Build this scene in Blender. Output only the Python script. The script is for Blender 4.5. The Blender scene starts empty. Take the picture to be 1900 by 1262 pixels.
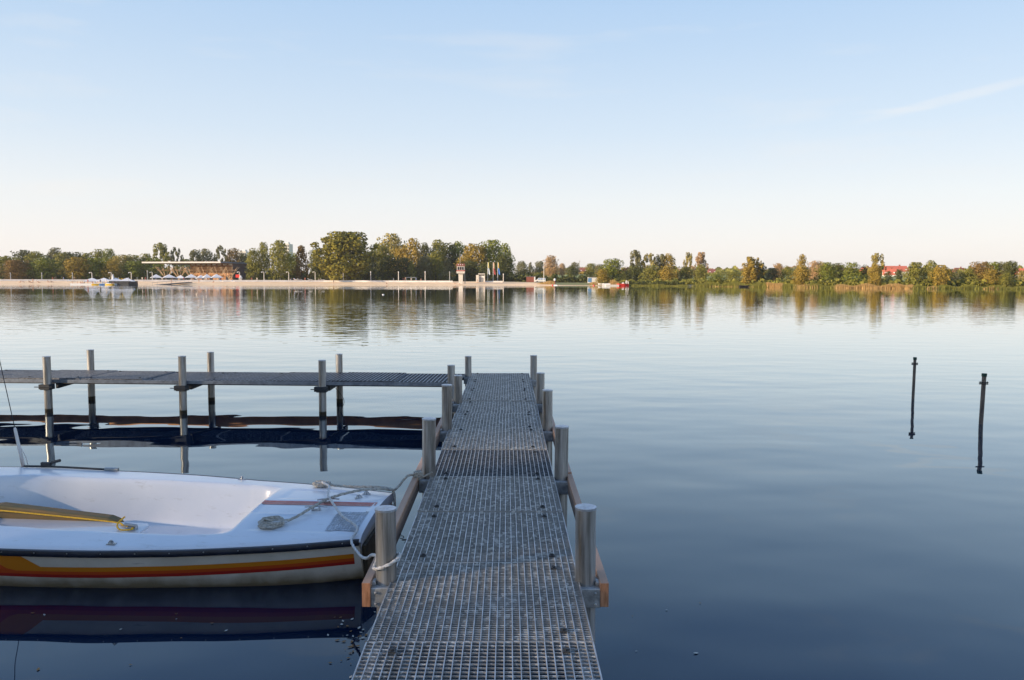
import bpy, math, random
import numpy as np
from mathutils import Vector, Matrix
R = math.radians
scene = bpy.context.scene
col = scene.collection
rnd = random.Random(7)

# ------------------------------------------------------------------ camera
CAM = Vector((0, 0, 2.1)); FPX = 1449.0
pitch, yaw, roll = math.atan(111/1449.0), R(0.395), R(0.20)
Fw = Vector((math.sin(yaw)*math.cos(pitch), math.cos(yaw)*math.cos(pitch), -math.sin(pitch)))
Rh = Vector((math.cos(yaw), -math.sin(yaw), 0)); Uh = Rh.cross(Fw)
Rc = Rh*math.cos(roll) + Uh*math.sin(roll); Uc = Uh*math.cos(roll) - Rh*math.sin(roll)
cam_d = bpy.data.cameras.new('camera'); cam = bpy.data.objects.new('camera', cam_d); col.objects.link(cam)
cam_d.sensor_width = 36; cam_d.lens = FPX/1900*36; cam_d.clip_end = 8000; cam_d.clip_start = 0.05
M = Matrix((Rc, Uc, -Fw)).transposed().to_4x4(); M.translation = CAM; cam.matrix_world = M
scene.camera = cam
def ray(px, py): return (Fw + Rc*((px-950)/FPX) - Uc*((py-631)/FPX))
def at_z(px, py, z):
    d = ray(px, py); t = (z-CAM.z)/d.z; return CAM + d*t
def at_Y(px, py, Y):
    d = ray(px, py); return CAM + d*(Y/d.y)
def gx(px, Y): return at_Y(px, 520, Y).x
def hz(px, py, Y): return at_Y(px, py, Y).z

# ------------------------------------------------------------------ materials
def nodes(m): m.use_nodes = True; return m.node_tree.nodes, m.node_tree.links, m.node_tree.nodes['Principled BSDF']
def mat(name, c, rough=.6, metal=0., var=0., vscale=5., c2=None, bump=0., bscale=40., coord='Object', spec=None, stretch=(1,1,1), coat=0.):
    m = bpy.data.materials.new(name); N, L, P = nodes(m)
    P.inputs['Base Color'].default_value = (*c, 1); P.inputs['Roughness'].default_value = rough; P.inputs['Metallic'].default_value = metal
    if coat: P.inputs['Coat Weight'].default_value = coat
    if spec is not None: P.inputs['Specular IOR Level'].default_value = spec
    tc = N.new('ShaderNodeTexCoord'); mp = N.new('ShaderNodeMapping'); mp.inputs['Scale'].default_value = stretch
    L.new(tc.outputs[coord], mp.inputs['Vector'])
    if var > 0 or c2:
        n = N.new('ShaderNodeTexNoise'); n.inputs['Scale'].default_value = vscale; n.inputs['Detail'].default_value = 5; n.inputs['Roughness'].default_value = .62
        L.new(mp.outputs[0], n.inputs['Vector'])
        cr = N.new('ShaderNodeValToRGB'); e = cr.color_ramp.elements
        lo = c2 if c2 else tuple(x*(1-var) for x in c); hi = c if c2 else tuple(min(1, x*(1+var)) for x in c)
        e[0].position = .36; e[0].color = (*lo, 1); e[1].position = .64; e[1].color = (*hi, 1)
        L.new(n.outputs['Fac'], cr.inputs[0]); L.new(cr.outputs[0], P.inputs['Base Color'])
    if bump > 0:
        n = N.new('ShaderNodeTexNoise'); n.inputs['Scale'].default_value = bscale; n.inputs['Detail'].default_value = 4
        L.new(mp.outputs[0], n.inputs['Vector'])
        b = N.new('ShaderNodeBump'); b.inputs['Strength'].default_value = bump; b.inputs['Distance'].default_value = .01
        L.new(n.outputs['Fac'], b.inputs['Height']); L.new(b.outputs[0], P.inputs['Normal'])
    return m

def leaf_mat(name, c, c2, trans=.25):
    m = bpy.data.materials.new(name); N, L, P = nodes(m)
    g = N.new('ShaderNodeNewGeometry'); tc = N.new('ShaderNodeTexCoord')
    n = N.new('ShaderNodeTexNoise'); n.inputs['Scale'].default_value = 4.; n.inputs['Detail'].default_value = 3
    oi = N.new('ShaderNodeObjectInfo'); ad = N.new('ShaderNodeVectorMath'); ad.operation = 'ADD'
    L.new(tc.outputs['Object'], ad.inputs[0]); L.new(oi.outputs['Location'], ad.inputs[1]); L.new(ad.outputs[0], n.inputs['Vector'])
    mx = N.new('ShaderNodeMath'); mx.operation = 'MULTIPLY_ADD'; mx.inputs[1].default_value = .45; L.new(g.outputs['Random Per Island'], mx.inputs[0])
    ml = N.new('ShaderNodeMath'); ml.operation = 'MULTIPLY'; ml.inputs[1].default_value = .75; L.new(n.outputs['Fac'], ml.inputs[0]); L.new(ml.outputs[0], mx.inputs[2])
    cr = N.new('ShaderNodeValToRGB'); e = cr.color_ramp.elements
    e[0].position = .3; e[0].color = (*c2, 1); e[1].position = .8; e[1].color = (*c, 1)
    L.new(mx.outputs[0], cr.inputs[0]); L.new(cr.outputs[0], P.inputs['Base Color'])
    P.inputs['Roughness'].default_value = .7; P.inputs['Specular IOR Level'].default_value = .25
    t = N.new('ShaderNodeBsdfTranslucent'); L.new(cr.outputs[0], t.inputs['Color'])
    s = N.new('ShaderNodeMixShader'); s.inputs[0].default_value = trans
    L.new(P.outputs[0], s.inputs[1]); L.new(t.outputs[0], s.inputs[2]); L.new(s.outputs[0], N['Material Output'].inputs['Surface'])
    return m

def galv_mat(name, c, dark, chip):
    m = bpy.data.materials.new(name); N, L, P = nodes(m)
    tc = N.new('ShaderNodeTexCoord')
    v = N.new('ShaderNodeTexVoronoi'); v.inputs['Scale'].default_value = 46; L.new(tc.outputs['Object'], v.inputs['Vector'])
    n = N.new('ShaderNodeTexNoise'); n.inputs['Scale'].default_value = 3.5; n.inputs['Detail'].default_value = 6; L.new(tc.outputs['Object'], n.inputs['Vector'])
    sp = N.new('ShaderNodeSeparateColor'); L.new(v.outputs['Color'], sp.inputs[0])
    cr = N.new('ShaderNodeValToRGB'); e = cr.color_ramp.elements
    e[0].position = .1; e[0].color = (*dark, 1); e[1].position = .78; e[1].color = (*c, 1)
    x = e.new(.86); x.color = (*chip, 1)
    L.new(sp.outputs[0], cr.inputs[0])
    mx = N.new('ShaderNodeMix'); mx.data_type = 'RGBA'; mx.blend_type = 'MULTIPLY'; mx.inputs['Factor'].default_value = .7
    c2 = N.new('ShaderNodeValToRGB'); e2 = c2.color_ramp.elements; e2[0].position = .35; e2[0].color = (.78, .77, .74, 1); e2[1].position = .65; e2[1].color = (1, 1, 1, 1)
    L.new(n.outputs['Fac'], c2.inputs[0]); L.new(cr.outputs[0], mx.inputs['A']); L.new(c2.outputs[0], mx.inputs['B']); L.new(mx.outputs['Result'], P.inputs['Base Color'])
    P.inputs['Metallic'].default_value = .45; P.inputs['Roughness'].default_value = .48
    return m

MT = {}
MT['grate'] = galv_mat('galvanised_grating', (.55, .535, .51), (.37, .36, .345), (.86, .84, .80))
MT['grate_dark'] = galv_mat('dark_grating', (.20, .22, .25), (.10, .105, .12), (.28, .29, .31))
MT['bar_dark'] = mat('dark_grating_bar', (.26, .30, .36), .38, .5, .25, 9)
MT['bar'] = mat('grating_bar', (.46, .475, .49), .38, .6, .25, 9)
MT['bracket'] = mat('galvanised_steel', (.40, .41, .41), .5, .5, .35, 14, bump=.2, bscale=60)
MT['steel_dark'] = mat('dark_steel', (.05, .055, .06), .55, .4, .3, 10)
def pile_mat():
    m = bpy.data.materials.new('weathered_aluminium'); N, L, P = nodes(m)
    tc = N.new('ShaderNodeTexCoord'); mp = N.new('ShaderNodeMapping'); mp.inputs['Scale'].default_value = (22, 22, 1.2)
    L.new(tc.outputs['Object'], mp.inputs[0])
    oi = N.new('ShaderNodeObjectInfo'); ad = N.new('ShaderNodeVectorMath'); ad.operation = 'ADD'; L.new(mp.outputs[0], ad.inputs[0]); L.new(oi.outputs['Location'], ad.inputs[1])
    n = N.new('ShaderNodeTexNoise'); n.inputs['Scale'].default_value = 1.; n.inputs['Detail'].default_value = 6; n.inputs['Roughness'].default_value = .65; L.new(ad.outputs[0], n.inputs['Vector'])
    cr = N.new('ShaderNodeValToRGB'); e = cr.color_ramp.elements
    e[0].position = .34; e[0].color = (.13, .12, .105, 1); e[1].position = .62; e[1].color = (.50, .50, .49, 1)
    L.new(n.outputs['Fac'], cr.inputs[0])
    # wet, algae-dark zone close to the water
    g = N.new('ShaderNodeNewGeometry'); sx = N.new('ShaderNodeSeparateXYZ'); L.new(g.outputs['Position'], sx.inputs[0])
    rp = N.new('ShaderNodeMapRange'); rp.inputs['From Min'].default_value = .055; rp.inputs['From Max'].default_value = .075; L.new(sx.outputs['Z'], rp.inputs['Value'])
    mx = N.new('ShaderNodeMix'); mx.data_type = 'RGBA'; mx.inputs['A'].default_value = (.035, .03, .022, 1)
    L.new(rp.outputs[0], mx.inputs['Factor']); L.new(cr.outputs[0], mx.inputs['B']); L.new(mx.outputs['Result'], P.inputs['Base Color'])
    P.inputs['Metallic'].default_value = .6
    rr = N.new('ShaderNodeMapRange'); rr.inputs['To Min'].default_value = .3; rr.inputs['To Max'].default_value = .5; L.new(n.outputs['Fac'], rr.inputs['Value']); L.new(rr.outputs[0], P.inputs['Roughness'])
    return m
MT['pile'] = pile_mat()
MT['cap'] = mat('brushed_cap', (.42, .46, .52), .35, .6, .2, 30)
MT['wood'] = mat('larch_board', (.58, .38, .27), .7, 0, c2=(.40, .24, .16), vscale=6, stretch=(1, .08, 6), bump=.3, bscale=30)
MT['wood_end'] = mat('larch_end_grain', (.62, .30, .16), .75, 0, c2=(.38, .16, .07), vscale=14, stretch=(6, 1, 1))
MT['gel'] = mat('white_gelcoat', (.80, .82, .85), .28, 0, c2=(.74, .77, .81), vscale=2.2, coat=.3)
def scuff(m, colr, lo, hi, amt, sc=(1., 3., 3.), scale=6):
    N, L, P = nodes(m); src = P.inputs['Base Color'].links[0].from_socket; tc = N.new('ShaderNodeTexCoord')
    v = N.new('ShaderNodeTexNoise'); v.inputs['Scale'].default_value = scale; v.inputs['Detail'].default_value = 9; v.inputs['Roughness'].default_value = .7; mp2 = N.new('ShaderNodeMapping'); mp2.inputs['Scale'].default_value = sc; L.new(tc.outputs['Object'], mp2.inputs[0]); L.new(mp2.outputs[0], v.inputs['Vector'])
    c = N.new('ShaderNodeValToRGB'); c.color_ramp.elements[0].position = lo; c.color_ramp.elements[1].position = hi; L.new(v.outputs['Fac'], c.inputs[0])
    y = N.new('ShaderNodeMix'); y.data_type = 'RGBA'; y.inputs['B'].default_value = (*colr, 1); f = N.new('ShaderNodeMath'); f.operation = 'MULTIPLY'; f.inputs[1].default_value = amt; L.new(c.outputs[0], f.inputs[0]); L.new(f.outputs[0], y.inputs['Factor']); L.new(src, y.inputs['A']); L.new(y.outputs['Result'], P.inputs['Base Color'])
scuff(MT['gel'], (.40, .38, .33), .58, .74, .55)
MT['gel_in'] = mat('inner_gelcoat', (.66, .68, .71), .22, 0, c2=(.58, .60, .64), vscale=1.5, coat=.5)
MT['hull'] = mat('weathered_hull', (.72, .69, .62), .35, 0, c2=(.58, .55, .48), vscale=2.5, coat=.2)
def hull_mat():
    m = mat('weathered_hull', (.72, .69, .62), .35, 0, c2=(.60, .57, .50), vscale=2.5, coat=.2); N, L, P = nodes(m)
    src = P.inputs['Base Color'].links[0].from_socket
    g = N.new('ShaderNodeNewGeometry'); s = N.new('ShaderNodeSeparateXYZ'); L.new(g.outputs['Position'], s.inputs[0])
    n = N.new('ShaderNodeTexNoise'); n.inputs['Scale'].default_value = 3; n.inputs['Detail'].default_value = 6; mp = N.new('ShaderNodeMapping'); mp.inputs['Scale'].default_value = (3., 3., .6); L.new(g.outputs['Position'], mp.inputs[0]); L.new(mp.outputs[0], n.inputs['Vector'])
    a = N.new('ShaderNodeMath'); a.operation = 'MULTIPLY_ADD'; a.inputs[1].default_value = -.14; L.new(n.outputs['Fac'], a.inputs[0]); L.new(s.outputs['Z'], a.inputs[2])
    r = N.new('ShaderNodeMapRange'); r.inputs['From Min'].default_value = -.05; r.inputs['From Max'].default_value = .05; r.inputs['To Min'].default_value = .85; r.inputs['To Max'].default_value = 0; L.new(a.outputs[0], r.inputs['Value'])
    x = N.new('ShaderNodeMix'); x.data_type = 'RGBA'; x.inputs['B'].default_value = (.22, .17, .09, 1); L.new(r.outputs[0], x.inputs['Factor']); L.new(src, x.inputs['A']); L.new(x.outputs['Result'], P.inputs['Base Color'])
    # dark scuffs
    v = N.new('ShaderNodeTexNoise'); v.inputs['Scale'].default_value = 5; v.inputs['Detail'].default_value = 8; mp2 = N.new('ShaderNodeMapping'); mp2.inputs['Scale'].default_value = (1., 4., 8.); L.new(g.outputs['Position'], mp2.inputs[0]); L.new(mp2.outputs[0], v.inputs['Vector'])
    c = N.new('ShaderNodeValToRGB'); c.color_ramp.elements[0].position = .66; c.color_ramp.elements[1].position = .74; L.new(v.outputs['Fac'], c.inputs[0])
    y = N.new('ShaderNodeMix'); y.data_type = 'RGBA'; y.inputs['B'].default_value = (.30, .28, .25, 1); f = N.new('ShaderNodeMath'); f.operation = 'MULTIPLY'; f.inputs[1].default_value = .55; L.new(c.outputs[0], f.inputs[0]); L.new(f.outputs[0], y.inputs['Factor']); L.new(x.outputs['Result'], y.inputs['A']); L.new(y.outputs['Result'], P.inputs['Base Color'])
    return m
MT['hull'] = hull_mat()
MT['wood_sunlit'] = mat('sunlit_orange_board', (.80, .38, .14), .7, 0, c2=(.60, .25, .08), vscale=3)  # sun glow put into the orange; the board itself lies in shade
MT['transom'] = mat('dirty_transom', (.10, .08, .055), .6, 0, c2=(.03, .027, .02), vscale=4, stretch=(5, 5, .7))
MT['rubber'] = mat('navy_rubber', (.012, .016, .03), .45, 0, .4, 10)
MT['orange'] = mat('orange_stripe', (.62, .22, .012), .35, coat=.3)
MT['redorange'] = mat('red_orange_stripe', (.55, .085, .012), .35, coat=.3)
MT['redstripe'] = mat('red_stripe', (.40, .022, .015), .35, coat=.3)
MT['salmon'] = mat('faded_red_stripe', (.60, .20, .16), .5, 0, c2=(.66, .30, .25), vscale=20)
MT['board'] = mat('weathered_plywood', (.25, .14, .05), .7, 0, c2=(.13, .11, .05), vscale=3, stretch=(1, 6, 6))
MT['rope'] = mat('grey_white_rope', (.46, .43, .37), .9, 0, .3, 60, bump=.8, bscale=180)
MT['ropew'] = mat('white_rope', (.72, .70, .66), .9, 0, .15, 60, bump=.8, bscale=180)
MT['yrope'] = mat('yellow_rope', (.75, .42, .03), .8, 0, .2, 80)
MT['metal'] = mat('stainless', (.5, .5, .5), .3, .9)
MT['chainm'] = mat('rusty_chain', (.10, .06, .04), .6, .5, .4, 60)
MT['plate'] = mat('tread_plate', (.55, .57, .60), .42, .5, .3, 25)
MT['white'] = mat('white_paint', (.78, .77, .74), .5, 0, .06, 3)
MT['offwhite'] = mat('cream_render', (.70, .66, .58), .8, 0, .1, 2)
MT['canvas'] = mat('white_canvas', (.80, .80, .80), .8, 0, .05, 2)
MT['concrete'] = mat('pale_concrete', (.84, .81, .76), .85, 0, .12, .5)
MT['pole_w'] = mat('pale_lamp_metal', (.62, .58, .52), .5, .2)
MT['pole_g'] = mat('grey_lamp_metal', (.30, .31, .31), .5, .4)
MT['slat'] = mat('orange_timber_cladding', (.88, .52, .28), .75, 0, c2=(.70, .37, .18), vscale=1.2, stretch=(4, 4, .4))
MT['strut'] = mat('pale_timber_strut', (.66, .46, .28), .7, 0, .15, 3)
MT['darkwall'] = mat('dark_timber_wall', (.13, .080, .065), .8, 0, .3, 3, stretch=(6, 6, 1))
MT['roofgrey'] = mat('grey_roof_edge', (.18, .20, .24), .6, 0, .1, 3)
MT['glass'] = mat('dark_glass', (.03, .03, .035), .08, 0)
MT['redpaint'] = mat('red_paint', (.45, .06, .04), .5, 0, .15, 4)
MT['redroof'] = mat('red_tiles', (.55, .14, .08), .8, 0, .2, 1.5)
MT['rust'] = mat('rust_paint', (.26, .08, .05), .6, 0, .25, 4)
MT['yellow'] = mat('yellow_plastic', (.80, .50, .03), .4, 0)
MT['blue'] = mat('blue_plastic', (.12, .28, .55), .45, 0)
MT['boatred'] = mat('bright_red_hull', (.75, .045, .03), .35, 0)
MT['black'] = mat('black_plastic', (.02, .02, .022), .45, 0)
MT['green'] = mat('dark_green_cap', (.01, .06, .045), .5, 0)
MT['skin'] = mat('skin', (.55, .32, .22), .6)
MT['bark'] = mat('bark', (.10, .075, .05), .9, 0, .4, 6, bump=.5)
MT['birchbark'] = mat('birch_bark', (.55, .50, .42), .8, 0, .35, 9)
MT['sand'] = mat('pale_sand', (.90, .64, .38), .9, 0, .12, .25, coord='Object')
MT['grass'] = mat('dry_grass', (.24, .21, .07), .95, 0, c2=(.15, .18, .05), vscale=.06)
MT['field'] = mat('green_field', (.22, .32, .08), .95, 0, c2=(.28, .27, .10), vscale=.012)
MT['mud'] = mat('dark_bank', (.10, .09, .055), .9, 0, .3, .5)

# ------------------------------------------------------------------ helpers
def tag(o, label=None, cat=None, group=None, kind=None):
    if label: o['label'] = label
    if cat: o['category'] = cat
    if group: o['group'] = group
    if kind: o['kind'] = kind
    return o
def empty(name, loc, label, cat, group=None, rz=0., rot=None):
    o = bpy.data.objects.new(name, None); col.objects.link(o); o.empty_display_size = .2
    o.location = loc; o.rotation_euler = rot if rot else (0, 0, rz)
    return tag(o, label, cat, group)
class MB:
    def __init__(s): s.v = []; s.f = []; s.m = []
    def add(s, vs, fs, mi=0, X=None):
        b = len(s.v)
        s.v += [tuple(X @ Vector(v)) if X else tuple(v) for v in vs]
        s.f += [tuple(i+b for i in f) for f in fs]; s.m += [mi]*len(fs); return s
    def box(s, c, d, mi=0, X=None, rz=0., taper=1.):
        x, y, z = d[0]/2, d[1]/2, d[2]/2
        vs = []
        for k, t in ((-1, 1), (1, taper)):
            for a, b in ((-1, -1), (1, -1), (1, 1), (-1, 1)):
                px, py = a*x*t, b*y*t
                vs.append((c[0]+px*math.cos(rz)-py*math.sin(rz), c[1]+px*math.sin(rz)+py*math.cos(rz), c[2]+k*z))
        return s.add(vs, [(0, 3, 2, 1), (4, 5, 6, 7), (0, 1, 5, 4), (1, 2, 6, 5), (2, 3, 7, 6), (3, 0, 4, 7)], mi, X)
    def tube(s, pts, r, n=8, mi=0, cap=True, X=None):
        pts = [Vector(p) for p in pts]; k = len(pts)
        rs = r if isinstance(r, (list, tuple)) else [r]*k
        vs = []; fs = []; up = None
        for i, p in enumerate(pts):
            t = (pts[min(i+1, k-1)] - pts[max(i-1, 0)])
            if t.length < 1e-9: t = Vector((0, 0, 1))
            t.normalize()
            if up is None: up = Vector((1, 0, 0)) if abs(t.x) < .8 else Vector((0, 1, 0))
            a = (up - t*up.dot(t)).normalized(); up = a; b = t.cross(a)
            for j in range(n):
                w = 2*math.pi*j/n; vs.append(p + (a*math.cos(w)+b*math.sin(w))*rs[i])
        for i in range(k-1):
            for j in range(n):
                fs.append((i*n+j, i*n+(j+1) % n, (i+1)*n+(j+1) % n, (i+1)*n+j))
        if cap: fs += [tuple(range(n))[::-1], tuple(range((k-1)*n, k*n))]
        return s.add(vs, fs, mi, X)
    def beam(s, a, b, w, h, mi=0):
        a = Vector(a); b = Vector(b); d = (b-a); L = d.length; d.normalize()
        u = Vector((0, 0, 1)) if abs(d.z) < .95 else Vector((0, 1, 0)); sdir = d.cross(u).normalized(); u = sdir.cross(d)
        vs = [p + sdir*(i*w/2) + u*(j*h/2) for p in (a, b) for i, j in ((-1, -1), (1, -1), (1, 1), (-1, 1))]
        return s.add(vs, [(0, 3, 2, 1), (4, 5, 6, 7), (0, 1, 5, 4), (1, 2, 6, 5), (2, 3, 7, 6), (3, 0, 4, 7)][::1], mi)
    def prism(s, pts, z0, z1, mi=0, X=None):
        n = len(pts); vs = [(p[0], p[1], z0) for p in pts] + [(p[0], p[1], z1) for p in pts]
        return s.add(vs, [tuple(range(n))[::-1], tuple(range(n, 2*n))] + [(i, (i+1) % n, n+(i+1) % n, n+i) for i in range(n)], mi, X)
    def build(s, name, mats, parent=None, loc=None, smooth=False, bevel=0., label=None, rz=0.):
        me = bpy.data.meshes.new(name); me.from_pydata([tuple(v) for v in s.v], [], s.f)
        if not isinstance(mats, (list, tuple)): mats = [mats]
        for m in mats: me.materials.append(m)
        me.polygons.foreach_set('material_index', s.m)
        if smooth: me.polygons.foreach_set('use_smooth', [True]*len(s.f))
        me.update()
        o = bpy.data.objects.new(name, me); col.objects.link(o)
        if parent: o.parent = parent
        if loc is not None: o.location = loc
        if rz: o.rotation_euler.z = rz
        if bevel:
            b = o.modifiers.new('bevel', 'BEVEL'); b.width = bevel; b.segments = 2; b.limit_method = 'ANGLE'
        if smooth:
            try: me.set_sharp_from_angle(angle=R(40))
            except Exception: pass
        if label: o['label'] = label
        return o
kids = {}
def children(o): return [c for c in bpy.data.objects if c.parent == o]
def copy_tree(o, loc, label=None, rz=None, scale=None, _ch=None):
    c = o.copy(); col.objects.link(c); c.location = loc
    if rz is not None: c.rotation_euler.z = rz
    if scale is not None: c.scale = scale
    if label: c['label'] = label
    def rec(src, dst):
        for ch in children(src):
            d = ch.copy(); col.objects.link(d); d.parent = dst; rec(ch, d)
    rec(o, c); return c
def catmull(pts, k=8):
    P = [Vector(p) for p in pts]; P = [P[0]*2-P[1]] + P + [P[-1]*2-P[-2]]; out = []
    for i in range(1, len(P)-2):
        a, b, c, d = P[i-1], P[i], P[i+1], P[i+2]
        for j in range(k):
            t = j/k; out.append(.5*((2*b)+(c-a)*t+(2*a-5*b+4*c-d)*t*t+(3*b-a-3*c+d)*t**3))
    out.append(P[-2]); return out
def interp(x, xs, ys): return float(np.interp(x, xs, ys))

# ------------------------------------------------------------------ sky, sun
SUN_AZ = Vector((-.92, -.39, 0)).normalized(); SUN_EL = R(15.5)
w = bpy.data.worlds.new('World'); scene.world = w; w.use_nodes = True
N, L = w.node_tree.nodes, w.node_tree.links; bg = N['Background']
sky = N.new('ShaderNodeTexSky'); sky.sky_type = 'NISHITA'; sky.sun_disc = False
sky.sun_elevation = SUN_EL; sky.sun_rotation = math.atan2(SUN_AZ.x, SUN_AZ.y); sky.air_density = 1.0; sky.dust_density = 1.0; sky.ozone_density = 1.2; sky.altitude = 50
tc = N.new('ShaderNodeTexCoord'); sx = N.new('ShaderNodeSeparateXYZ'); L.new(tc.outputs['Generated'], sx.inputs[0])
# pale evening haze thickening to the horizon, and thin high cirrus
cr = N.new('ShaderNodeValToRGB'); e = cr.color_ramp.elements
SKYRAMP = [(0.0, (1.06, .99, .95)), (.04, (1.04, .99, .965)), (.10, (.94, .965, .985)), (.18, (.74, .86, .99)), (.27, (.59, .76, .97)), (.345, (.48, .685, .96)), (.43, (.34, .55, .90)), (.6, (.20, .38, .72)), (1, (.11, .23, .52))]
e[0].position, e[0].color = SKYRAMP[0][0], (*SKYRAMP[0][1], 1); e[1].position, e[1].color = SKYRAMP[-1][0], (*SKYRAMP[-1][1], 1)
for p, c in SKYRAMP[1:-1]: x = e.new(p); x.color = (*c, 1)
L.new(sx.outputs['Z'], cr.inputs[0])
mp = N.new('ShaderNodeMapping'); mp.inputs['Scale'].default_value = (1.5, 5., 14.); mp.inputs['Rotation'].default_value = (0, R(12), 0); L.new(tc.outputs['Generated'], mp.inputs[0])
nz = N.new('ShaderNodeTexNoise'); nz.inputs['Scale'].default_value = 1.6; nz.inputs['Detail'].default_value = 7; nz.inputs['Roughness'].default_value = .55; L.new(mp.outputs[0], nz.inputs['Vector'])
c2 = N.new('ShaderNodeValToRGB'); c2.color_ramp.elements[0].position = .56; c2.color_ramp.elements[1].position = .80; c2.color_ramp.elements[1].color = (.45, .45, .45, 1); L.new(nz.outputs['Fac'], c2.inputs[0])
mc = N.new('ShaderNodeMix'); mc.data_type = 'RGBA'; mc.inputs['B'].default_value = (.93, .92, .92, 1); L.new(c2.outputs[0], mc.inputs['Factor']); L.new(cr.outputs[0], mc.inputs['A'])
def streak(px, py, ang, l1, l2, amt, src):
    c = ray(px, py).normalized(); t = (ray(px+100*math.cos(ang), py-100*math.sin(ang)).normalized()-c); t = (t-c*t.dot(c)).normalized(); q = c.cross(t)
    ns = []
    for v, l in ((t, l1), (q, l2)):
        d = N.new('ShaderNodeVectorMath'); d.operation = 'DOT_PRODUCT'; d.inputs[1].default_value = v; L.new(tc.outputs['Generated'], d.inputs[0])
        k = N.new('ShaderNodeMath'); k.operation = 'DIVIDE'; k.inputs[1].default_value = l; L.new(d.outputs['Value'], k.inputs[0])
        s2 = N.new('ShaderNodeMath'); s2.operation = 'MULTIPLY'; L.new(k.outputs[0], s2.inputs[0]); L.new(k.outputs[0], s2.inputs[1]); ns.append(s2)
    a = N.new('ShaderNodeMath'); a.operation = 'ADD'; L.new(ns[0].outputs[0], a.inputs[0]); L.new(ns[1].outputs[0], a.inputs[1])
    mr = N.new('ShaderNodeMapRange'); mr.interpolation_type = 'SMOOTHSTEP'; mr.inputs['From Min'].default_value = 0; mr.inputs['From Max'].default_value = 1; mr.inputs['To Min'].default_value = amt; mr.inputs['To Max'].default_value = 0; L.new(a.outputs[0], mr.inputs['Value'])
    dd = N.new('ShaderNodeVectorMath'); dd.operation = 'DOT_PRODUCT'; dd.inputs[1].default_value = c; L.new(tc.outputs['Generated'], dd.inputs[0]); gt = N.new('ShaderNodeMath'); gt.operation = 'GREATER_THAN'; gt.inputs[1].default_value = .5; L.new(dd.outputs['Value'], gt.inputs[0])
    m1 = N.new('ShaderNodeMath'); m1.operation = 'MULTIPLY'; L.new(mr.outputs[0], m1.inputs[0]); L.new(gt.outputs[0], m1.inputs[1])
    nn = N.new('ShaderNodeTexNoise'); nn.inputs['Scale'].default_value = 22; nn.inputs['Detail'].default_value = 5; L.new(tc.outputs['Generated'], nn.inputs['Vector'])
    m2 = N.new('ShaderNodeMath'); m2.operation = 'MULTIPLY'; L.new(m1.outputs[0], m2.inputs[0]); L.new(nn.outputs['Fac'], m2.inputs[1])
    x = N.new('ShaderNodeMix'); x.data_type = 'RGBA'; x.inputs['B'].default_value = (.98, .96, .95, 1); L.new(m2.outputs[0], x.inputs['Factor']); L.new(src, x.inputs['A']); return x.outputs['Result']
so_ = streak(1770, 182, R(14), .12, .007, .6, mc.outputs['Result']); so_ = streak(1660, 205, R(4), .05, .004, .5, so_); so_ = streak(140, 348, R(2), .10, .012, .9, so_); so_ = streak(380, 395, R(-4), .13, .02, .6, so_)
sc_ = N.new('ShaderNodeVectorMath'); sc_.operation = 'SCALE'; sc_.inputs['Scale'].default_value = 6.55
L.new(so_, sc_.inputs[0])
ms = N.new('ShaderNodeMix'); ms.data_type = 'RGBA'; ms.inputs['Factor'].default_value = .86; L.new(sky.outputs[0], ms.inputs['A']); L.new(sc_.outputs[0], ms.inputs['B'])
L.new(ms.outputs['Result'], bg.inputs['Color']); bg.inputs['Strength'].default_value = .1
sd = bpy.data.lights.new('sun', 'SUN'); sd.energy = 5.0; sd.angle = R(.9); sd.color = (1., .78, .56)
so = bpy.data.objects.new('sun', sd); col.objects.link(so)
sv = SUN_AZ*math.cos(SUN_EL) + Vector((0, 0, math.sin(SUN_EL))); so.rotation_euler = sv.to_track_quat('Z', 'Y').to_euler(); so.location = (-40, -30, 30)
scene.view_settings.view_transform = 'Standard'; scene.view_settings.look = 'None'; scene.view_settings.exposure = .62; scene.view_settings.gamma = 1

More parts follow.
